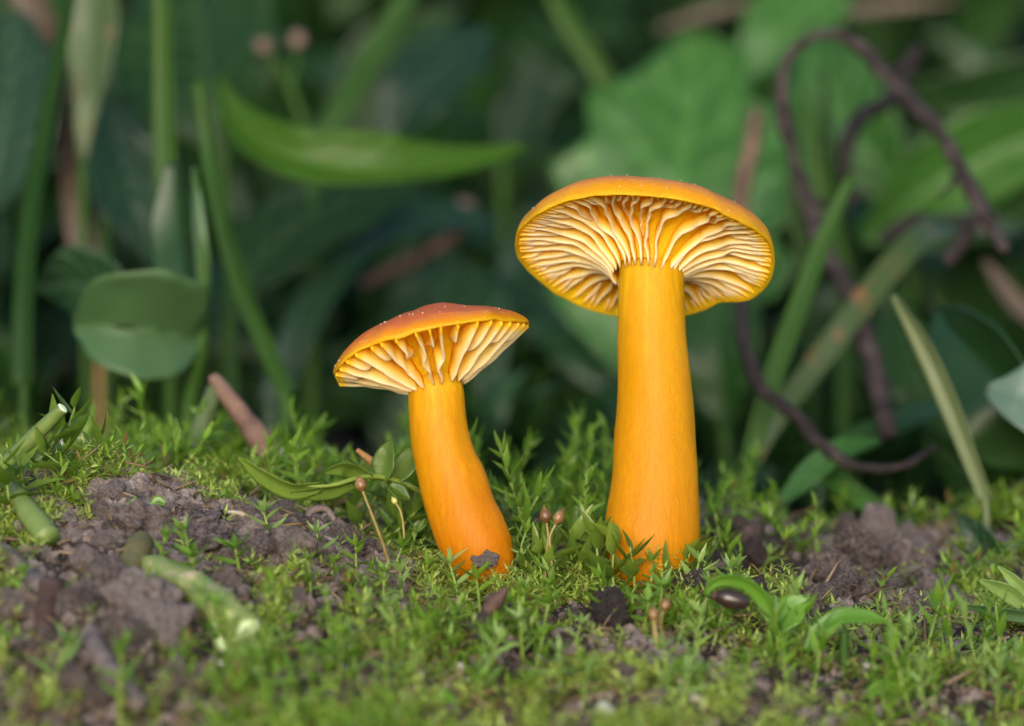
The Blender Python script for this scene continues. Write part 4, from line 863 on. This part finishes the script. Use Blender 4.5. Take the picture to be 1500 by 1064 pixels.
leafobj(o, 'leaf', [(1180, 955, -2.05), (1195, 925, -2.05), (1225, 906, -2.05), (1265, 903, -2.0), (1305, 912, -1.95)], [4, 10, 12, 10, 2], [4, 8, 12, 9, 2], 'seedling', 35, .25, .02, 6)
o = plant('seedling', 'seedling with a wide green leaf low among the slender moss shoots', 'seedling', 1300, 1045, -2.5)
leafobj(o, 'leaf', [(1265, 1020, -2.5), (1290, 1015, -2.5), (1320, 1030, -2.5), (1345, 1050, -2.5)], [4, 20, 22, 3], None, 'seedling', 40, .2, .02, 7)
stalk(o, [(1290, 1080, -2.4), (1285, 1050, -2.45), (1272, 1022, -2.5)], [6, 6, 4], 'grass')
o = plant('seedling', 'round-leaved green seedling half hidden in moss in front of the pebbles', 'seedling', 645, 1075, -3.4)
leafobj(o, 'leaf', [(640, 1085, -3.5), (645, 1055, -3.5), (652, 1030, -3.5), (650, 1008, -3.5)], [5, 24, 24, 3], None, 'seedling', 15, .3, .02, 8); stalk(o, [(640, 1100, -3.4), (640, 1083, -3.5)], [5, 5], 'grass')
# leaf sprig lying above the soil mound, and sprout on the mound
o = plant('leafy_sprig', 'glassy green leafy sprig stretched out above the soil mound beside the capsule', 'sprig', 600, 712, .3)
stalk(o, [(640, 740, .6), (600, 712, .3), (540, 698, 0), (480, 712, -.2), (430, 712, -.3)], [4, 4, 4, 3, 2], 'shoot_stem')
for (pts, w_) in [([(470, 712, -.2), (430, 718, -.3), (390, 700, -.35), (350, 670, -.4)], [8, 13, 12, 2]), ([(520, 705, 0), (490, 716, -.1), (460, 722, -.2), (425, 722, -.3)], [8, 13, 10, 2]), ([(545, 700, .0), (520, 690, 0), (500, 686, -.1), (475, 692, -.1)], [6, 13, 11, 2]),
               ([(560, 705, .1), (565, 680, .1), (568, 660, .1), (572, 645, .15)], [8, 18, 14, 2]), ([(575, 708, .2), (590, 690, .25), (605, 668, .3), (618, 650, .35)], [8, 18, 16, 2]), ([(540, 700, 0), (528, 690, .05), (515, 680, .05), (508, 672, .1)], [5, 10, 8, 2]), ([(570, 712, .1), (590, 725, .1), (600, 732, .1)], [6, 12, 2])]:
    leafobj(o, 'leaf', pts, w_, None, 'shoot_leaf_broad', 35, .35, .03, pts[0][0] * .1, n=20, m=9, thick=.012)
o = plant('moss_sprout', 'green curved moss sprout creeping over the bare soil mound', 'sprig', 150, 795, -.6)
stalk(o, [(110, 830, -.8), (150, 795, -.7), (190, 760, -.65), (235, 738, -.65)], [7, 7, 6, 4], 'stalk')
for (pts, w_) in [([(180, 768, -.65), (188, 745, -.65), (200, 728, -.65)], [4, 7, 1]), ([(195, 757, -.65), (205, 770, -.65), (218, 785, -.65)], [3, 5, 1]), ([(222, 744, -.65), (232, 735, -.65), (242, 738, -.65)], [5, 9, 3]), ([(150, 795, -.7), (143, 775, -.7), (142, 755, -.7)], [4, 8, 1]), ([(170, 780, -.68), (180, 792, -.7), (190, 800, -.7)], [3, 5, 1])]:
    leafobj(o, 'leaf', pts, w_, None, 'shoot_leaf', 30, .3, .02, pts[0][0] * .1, n=16, m=7, thick=.012)

for (px, y, l, lb) in [(70, 2.8, 60, 'curled pale dead leaf on the mossy crest beside the cut stalks'), (215, 3.3, 55, 'brown dead leaf scrap on the mossy crest behind the soil mound'), (120, 3.8, 70, 'grey dead leaf lying in the dark gap under the clover'), (395, 3.6, 60, 'brown dead leaf scrap under the blurred reddish twig'), (1065, 1.4, 60, 'dark dead leaf curled over the rotten litter behind the taller mushroom'), (1110, 1.9, 70, 'dark dead leaf standing on edge in the rotten litter')]:
    v_ = at(px, 0, y); py = to_px(v_.x, y, gz(v_.x, y))[1] - 22; o = plant('dead_leaf', lb, 'dead leaf', px, py + 18, y)
    dk = 'dark_clod' if 'dark dead' in lb else 'dry_leaf' if 'brown' in lb else 'root'
    leafobj(o, 'blade', [(px - l * .5, py + 10, y), (px - l * .15, py - 12, y - .1), (px + l * .2, py - 8, y), (px + l * .5, py - 24, y + .2)], [3, l * .26, l * .3, l * .2, 3], None, dk, rnd(20, 55), rnd(.2, .5), .16, px * .1, 60, 24, 9)
    stalk(o, [(px - l * .5, py + 10, y), (px - l * .62, py + 18, y), (px - l * .7, py + 30, y)], [3, 3, 3], 'brown_twig')
# big leaves at the back, each on its own stalk
def big_leaf(label, pts, w_, mat, turn, seed, wr=None, cup=.15, wave=.07, group=None):
    o = plant('broad_leaf', label, 'leaf', pts[0][0], foot(pts[0][0], pts[0][2]), pts[0][2], group)
    leafobj(o, 'blade', pts, w_, wr, mat, turn, cup, wave, seed, 10, 36, 15, .03)
    p0 = pts[0]; gy = foot(p0[0], p0[2])
    if gy > p0[1]: stalk(o, [(p0[0] + 12, gy + 10, p0[2]), (p0[0] + 6, (gy + p0[1]) / 2, p0[2]), p0], [9, 9, 7], 'grass', seed=seed)
    else:
        o.location = at(*p0); 
        for ch in o.children: ch.data.transform(Matrix.Translation(at(p0[0], gy, p0[2]) - at(*p0)))
    return o
big_leaf('broad dark leaf cut by the upright dark grass stalk', [(-30, 330, 9), (-5, 240, 9), (15, 140, 9.2), (20, 20, 9.5)], [5, 80, 85, 20], 'leaf_b', 20, 1)
big_leaf('wide dark green leaf spread high behind the bright grass blade', [(330, 260, 11), (310, 150, 11), (290, 40, 11.4), (270, -90, 12)], [10, 120, 130, 40], 'leaf_a', 25, 2)
big_leaf('teal leaf hanging between dry blade and clover', [(150, 130, 9), (175, 220, 8.8), (200, 310, 8.6), (230, 390, 8.6)], [6, 55, 55, 8], 'leaf_b', 25, 3)
big_leaf('pale torn leaf with brown edge at the top of the dry blade', [(120, 240, 8), (128, 150, 8), (135, 60, 8.1), (140, -50, 8.2)], [3, 22, 42, 34], 'brown_edge', 20, 4)
big_leaf('long shaded leaf under the curled bright leaf', [(330, 470, 9), (380, 380, 9.2), (470, 310, 9.4), (620, 280, 9.8)], [10, 60, 55, 5], 'leaf_a', 30, 5)
big_leaf('round teal leaf catching light above the curled bright leaf', [(560, 230, 12), (600, 150, 12), (650, 90, 12.2), (720, 40, 12.6)], [6, 50, 55, 5], 'leaf_b', 30, 6)
big_leaf('small teal leaf in the shade beside the lobed leaf', [(735, 230, 13), (760, 180, 13), (775, 140, 13), (790, 90, 13)], [6, 40, 40, 5], 'leaf_b', 25, 7)
big_leaf('broad teal leaf standing behind the shorter mushroom', [(600, 720, 11), (620, 600, 11), (640, 490, 11.2), (660, 350, 11.6)], [20, 110, 115, 10], 'leaf_b', 22, 8)
big_leaf('dark broad leaf between the two mushroom caps', [(790, 700, 12), (800, 560, 12), (805, 430, 12.3), (790, 290, 12.8)], [20, 110, 110, 10], 'leaf_b', 22, 9)
big_leaf('dark leaf low behind the thin sagging vine', [(1060, 620, 9), (1050, 520, 9), (1045, 440, 9.2), (1060, 350, 9.4)], [15, 70, 70, 8], 'leaf_a', 25, 10)
big_leaf('long ribbed green leaf behind the arching end of the vine', [(1560, 180, 11), (1470, 215, 11), (1380, 262, 11), (1260, 350, 11.2)], [40, 70, 68, 8], 'leaf_c', 22, 11)
big_leaf('ribbed green leaf overlapping the long leaf behind the vine end', [(1580, 280, 11.5), (1480, 300, 11.4), (1390, 320, 11.3), (1290, 370, 11.2)], [30, 45, 45, 6], 'leaf_plain', 25, 12)
big_leaf('green leaf filling the loop of the dark vine', [(1330, 300, 12), (1270, 220, 12), (1225, 150, 12.2), (1180, 40, 12.6)], [14, 66, 74, 8], 'leaf_c', 22, 13)
big_leaf('green leaf under the top edge above the vine loop', [(1080, 120, 13), (1130, 60, 13), (1180, 10, 13.2), (1240, -60, 13.5)], [8, 55, 60, 8], 'leaf_c', 25, 14)
big_leaf('leaf running along beneath the dark hole at the vine', [(1560, 100, 13), (1470, 125, 13), (1400, 140, 13), (1310, 130, 13)], [30, 38, 36, 5], 'leaf_plain', 30, 15)
big_leaf('dark leaf low between pale blade and bent vine', [(1400, 640, 7.5), (1350, 560, 7.6), (1320, 490, 7.8), (1310, 420, 8)], [10, 46, 44, 5], 'leaf_a', 28, 16)
big_leaf('dark leaf at the foot of the folded grey-green leaf', [(1540, 790, 6), (1480, 735, 6), (1420, 690, 6), (1350, 640, 6.2)], [18, 50, 44, 5], 'leaf_a', 30, 17)
big_leaf('green leaf arching low over the soil clods', [(1330, 790, 4.4), (1290, 750, 4.5), (1240, 715, 4.6), (1170, 690, 4.8)], [6, 14, 16, 3], 'leaf_c', 30, 18)
big_leaf('green leaf leaning beside the dark litter lumps', [(1140, 740, 4.2), (1180, 700, 4.3), (1230, 660, 4.4), (1290, 645, 4.6)], [6, 18, 16, 3], 'leaf_c', 30, 19)
o = plant('dry_grass', 'long dry tan blade hanging down behind the dark grass stalk', 'grass', 125, foot(125, 9.5), 9.5)
leafobj(o, 'blade', [(150, 480, 9.4), (125, 370, 9.4), (108, 280, 9.5), (95, 180, 9.6), (72, 60, 9.6), (20, -50, 9.6)], [26, 24, 14, 14, 22, 26], None, 'dry_leaf', 20, .3, .06, 3); stalk(o, [(150, foot(150, 9.4) + 10, 9.4), (150, 560, 9.4), (150, 476, 9.4)], [9, 9, 9], 'straw')
for (pts, w_, lb) in [([(960, 45, 15), (1030, 22, 15), (1120, 0, 15)], [2, 9, 7, 3], 'dry tan grass blade lying above the tip of the lobed leaf'), ([(1190, 28, 15), (1290, 12, 15), (1400, 2, 15)], [3, 10, 8, 3], 'dry pinkish grass blade lying above the vine loop'), ([(1440, 380, 9), (1475, 430, 9), (1520, 480, 9)], [3, 13, 14, 8], 'dry brown leaf beyond the end of the dark vine')]:
    o = plant('dry_grass', lb, 'grass', pts[0][0], pts[0][1], pts[0][2]); leafobj(o, 'blade', pts, w_, None, 'dry_leaf', 25, .3, .06, 5)
o = plant('bud_stalk', 'thin stalk with two small pinkish buds above the curled leaf', 'flower', 450, 215, 10.5)
st = stalk(o, [(455, 260, 10.5), (440, 170, 10.5), (415, 110, 10.5), (392, 78, 10.5)], [8, 7, 6, 5], 'grass')
for (bx, by) in ((385, 68), (437, 60)):
    v, f = ico(2); link('bud', mesh('bud', v * .12 * (1 + .25 * fbm(v[:, 0] * 2 + bx, v[:, 1] * 2, v[:, 2] * 2, 2))[:, None], f, 'pink'), o, Matrix.Translation(at(bx, by, 10.5) - o.location))
stalk(o, [(424, 130, 10.5), (432, 95, 10.5), (437, 70, 10.5)], [5, 4, 4], 'grass')

# undergrowth that fills the shade: rosettes of broad leaves, copies of three
def rosette(label, group, nl, L, W, mat, el0, el1, seed):
    o = thing('undergrowth_plant', label, 'plant', (0, 0, 0), group); rs_ = random.Random(seed)
    for q in range(nl):
        az = q * 2.4 + rs_.uniform(-.3, .3); e = rs_.uniform(el0, el1); l = L * rs_.uniform(.7, 1.15); d = Vector((math.cos(az), math.sin(az), 0)); u = Vector((0, 0, 1))
        p = [Vector((0, 0, -.2)), d * (l * .22 * math.cos(e)) + u * (l * .40 * math.sin(e)), d * (l * .55 * math.cos(e)) + u * (l * .8 * math.sin(e)), d * (l * math.cos(e)) + u * (l * .92 * math.sin(e))]
        v, f, lv = blade([p[1] * .5, p[1], p[2], p[3]], [W * .10, W * .75, W, W * .7, .02], None, 22, 9, 90 if abs(d.y) < .4 else 20, .2, .08, q + seed, 0, .03)
        lf = link('leaf', mesh('leaf', v, f, mat, attrs={'lv': lv}), o)
        v, f = tube([p[0], p[1] * .3, p[1]], [.09, .08, .06], 8, 7); link('stalk', mesh('stalk', v, f, 'grass'), lf)
    return o
GU = 'shaded plants of the undergrowth behind the leaves'
und = Kind([rosette('dark broad-leaved plant in the shaded undergrowth behind the leaves', GU, 7, 4.2, .9, 'leaf_a', .5, 1.25, 1),
            rosette('teal broad-leaved plant in the shaded undergrowth behind the leaves', GU, 6, 3.8, .85, 'leaf_b', .5, 1.2, 2),
            rosette('narrow-leaved green plant in the shaded undergrowth behind the leaves', GU, 8, 4.8, .5, 'leaf_plain', .7, 1.35, 3)])
for q in range(60):
    y = rnd(15, 31); x = rnd(-1.05, 1.05) * (5.0 * (DIST + y) / DIST + 3.5); s = rnd(.7, 1.25)
    und.put(Matrix.Translation((x, y, gz(x, y) - .05)) @ Matrix.Rotation(rnd(0, 6.28), 4, 'Z') @ Matrix.Scale(s, 4))
for q in range(26):
    y = rnd(22, 33); x = rnd(-1.05, 1.05) * (5.0 * (DIST + y) / DIST + 1.0); s = rnd(1.1, 1.6)
    und.put(Matrix.Translation((x, y, gz(x, y) - .05)) @ Matrix.Rotation(rnd(0, 6.28), 4, 'Z') @ Matrix.Scale(s, 4))
for q in range(16):
    y = rnd(10, 15); x = rnd(-7, 7); s = rnd(.35, .6)
    und.put(Matrix.Translation((x, y, gz(x, y) - .05)) @ Matrix.Rotation(rnd(0, 6.28), 4, 'Z') @ Matrix.Scale(s, 4))
for o in list(C.objects):
    if o.name.startswith('undergrowth_plant') and o.parent is None:
        p_ = to_px(o.location.x, o.location.y, o.location.z)[0]
        o['label'] = o['label'].split(' in the shaded')[0] + ' in the shade behind ' + ('the clover and grass stalks' if p_ < 330 else 'the curled bright leaf' if p_ < 620 else 'the gap between the two caps' if p_ < 830 else 'the lobed leaf' if p_ < 1120 else 'the looping dark vine')
und.done()
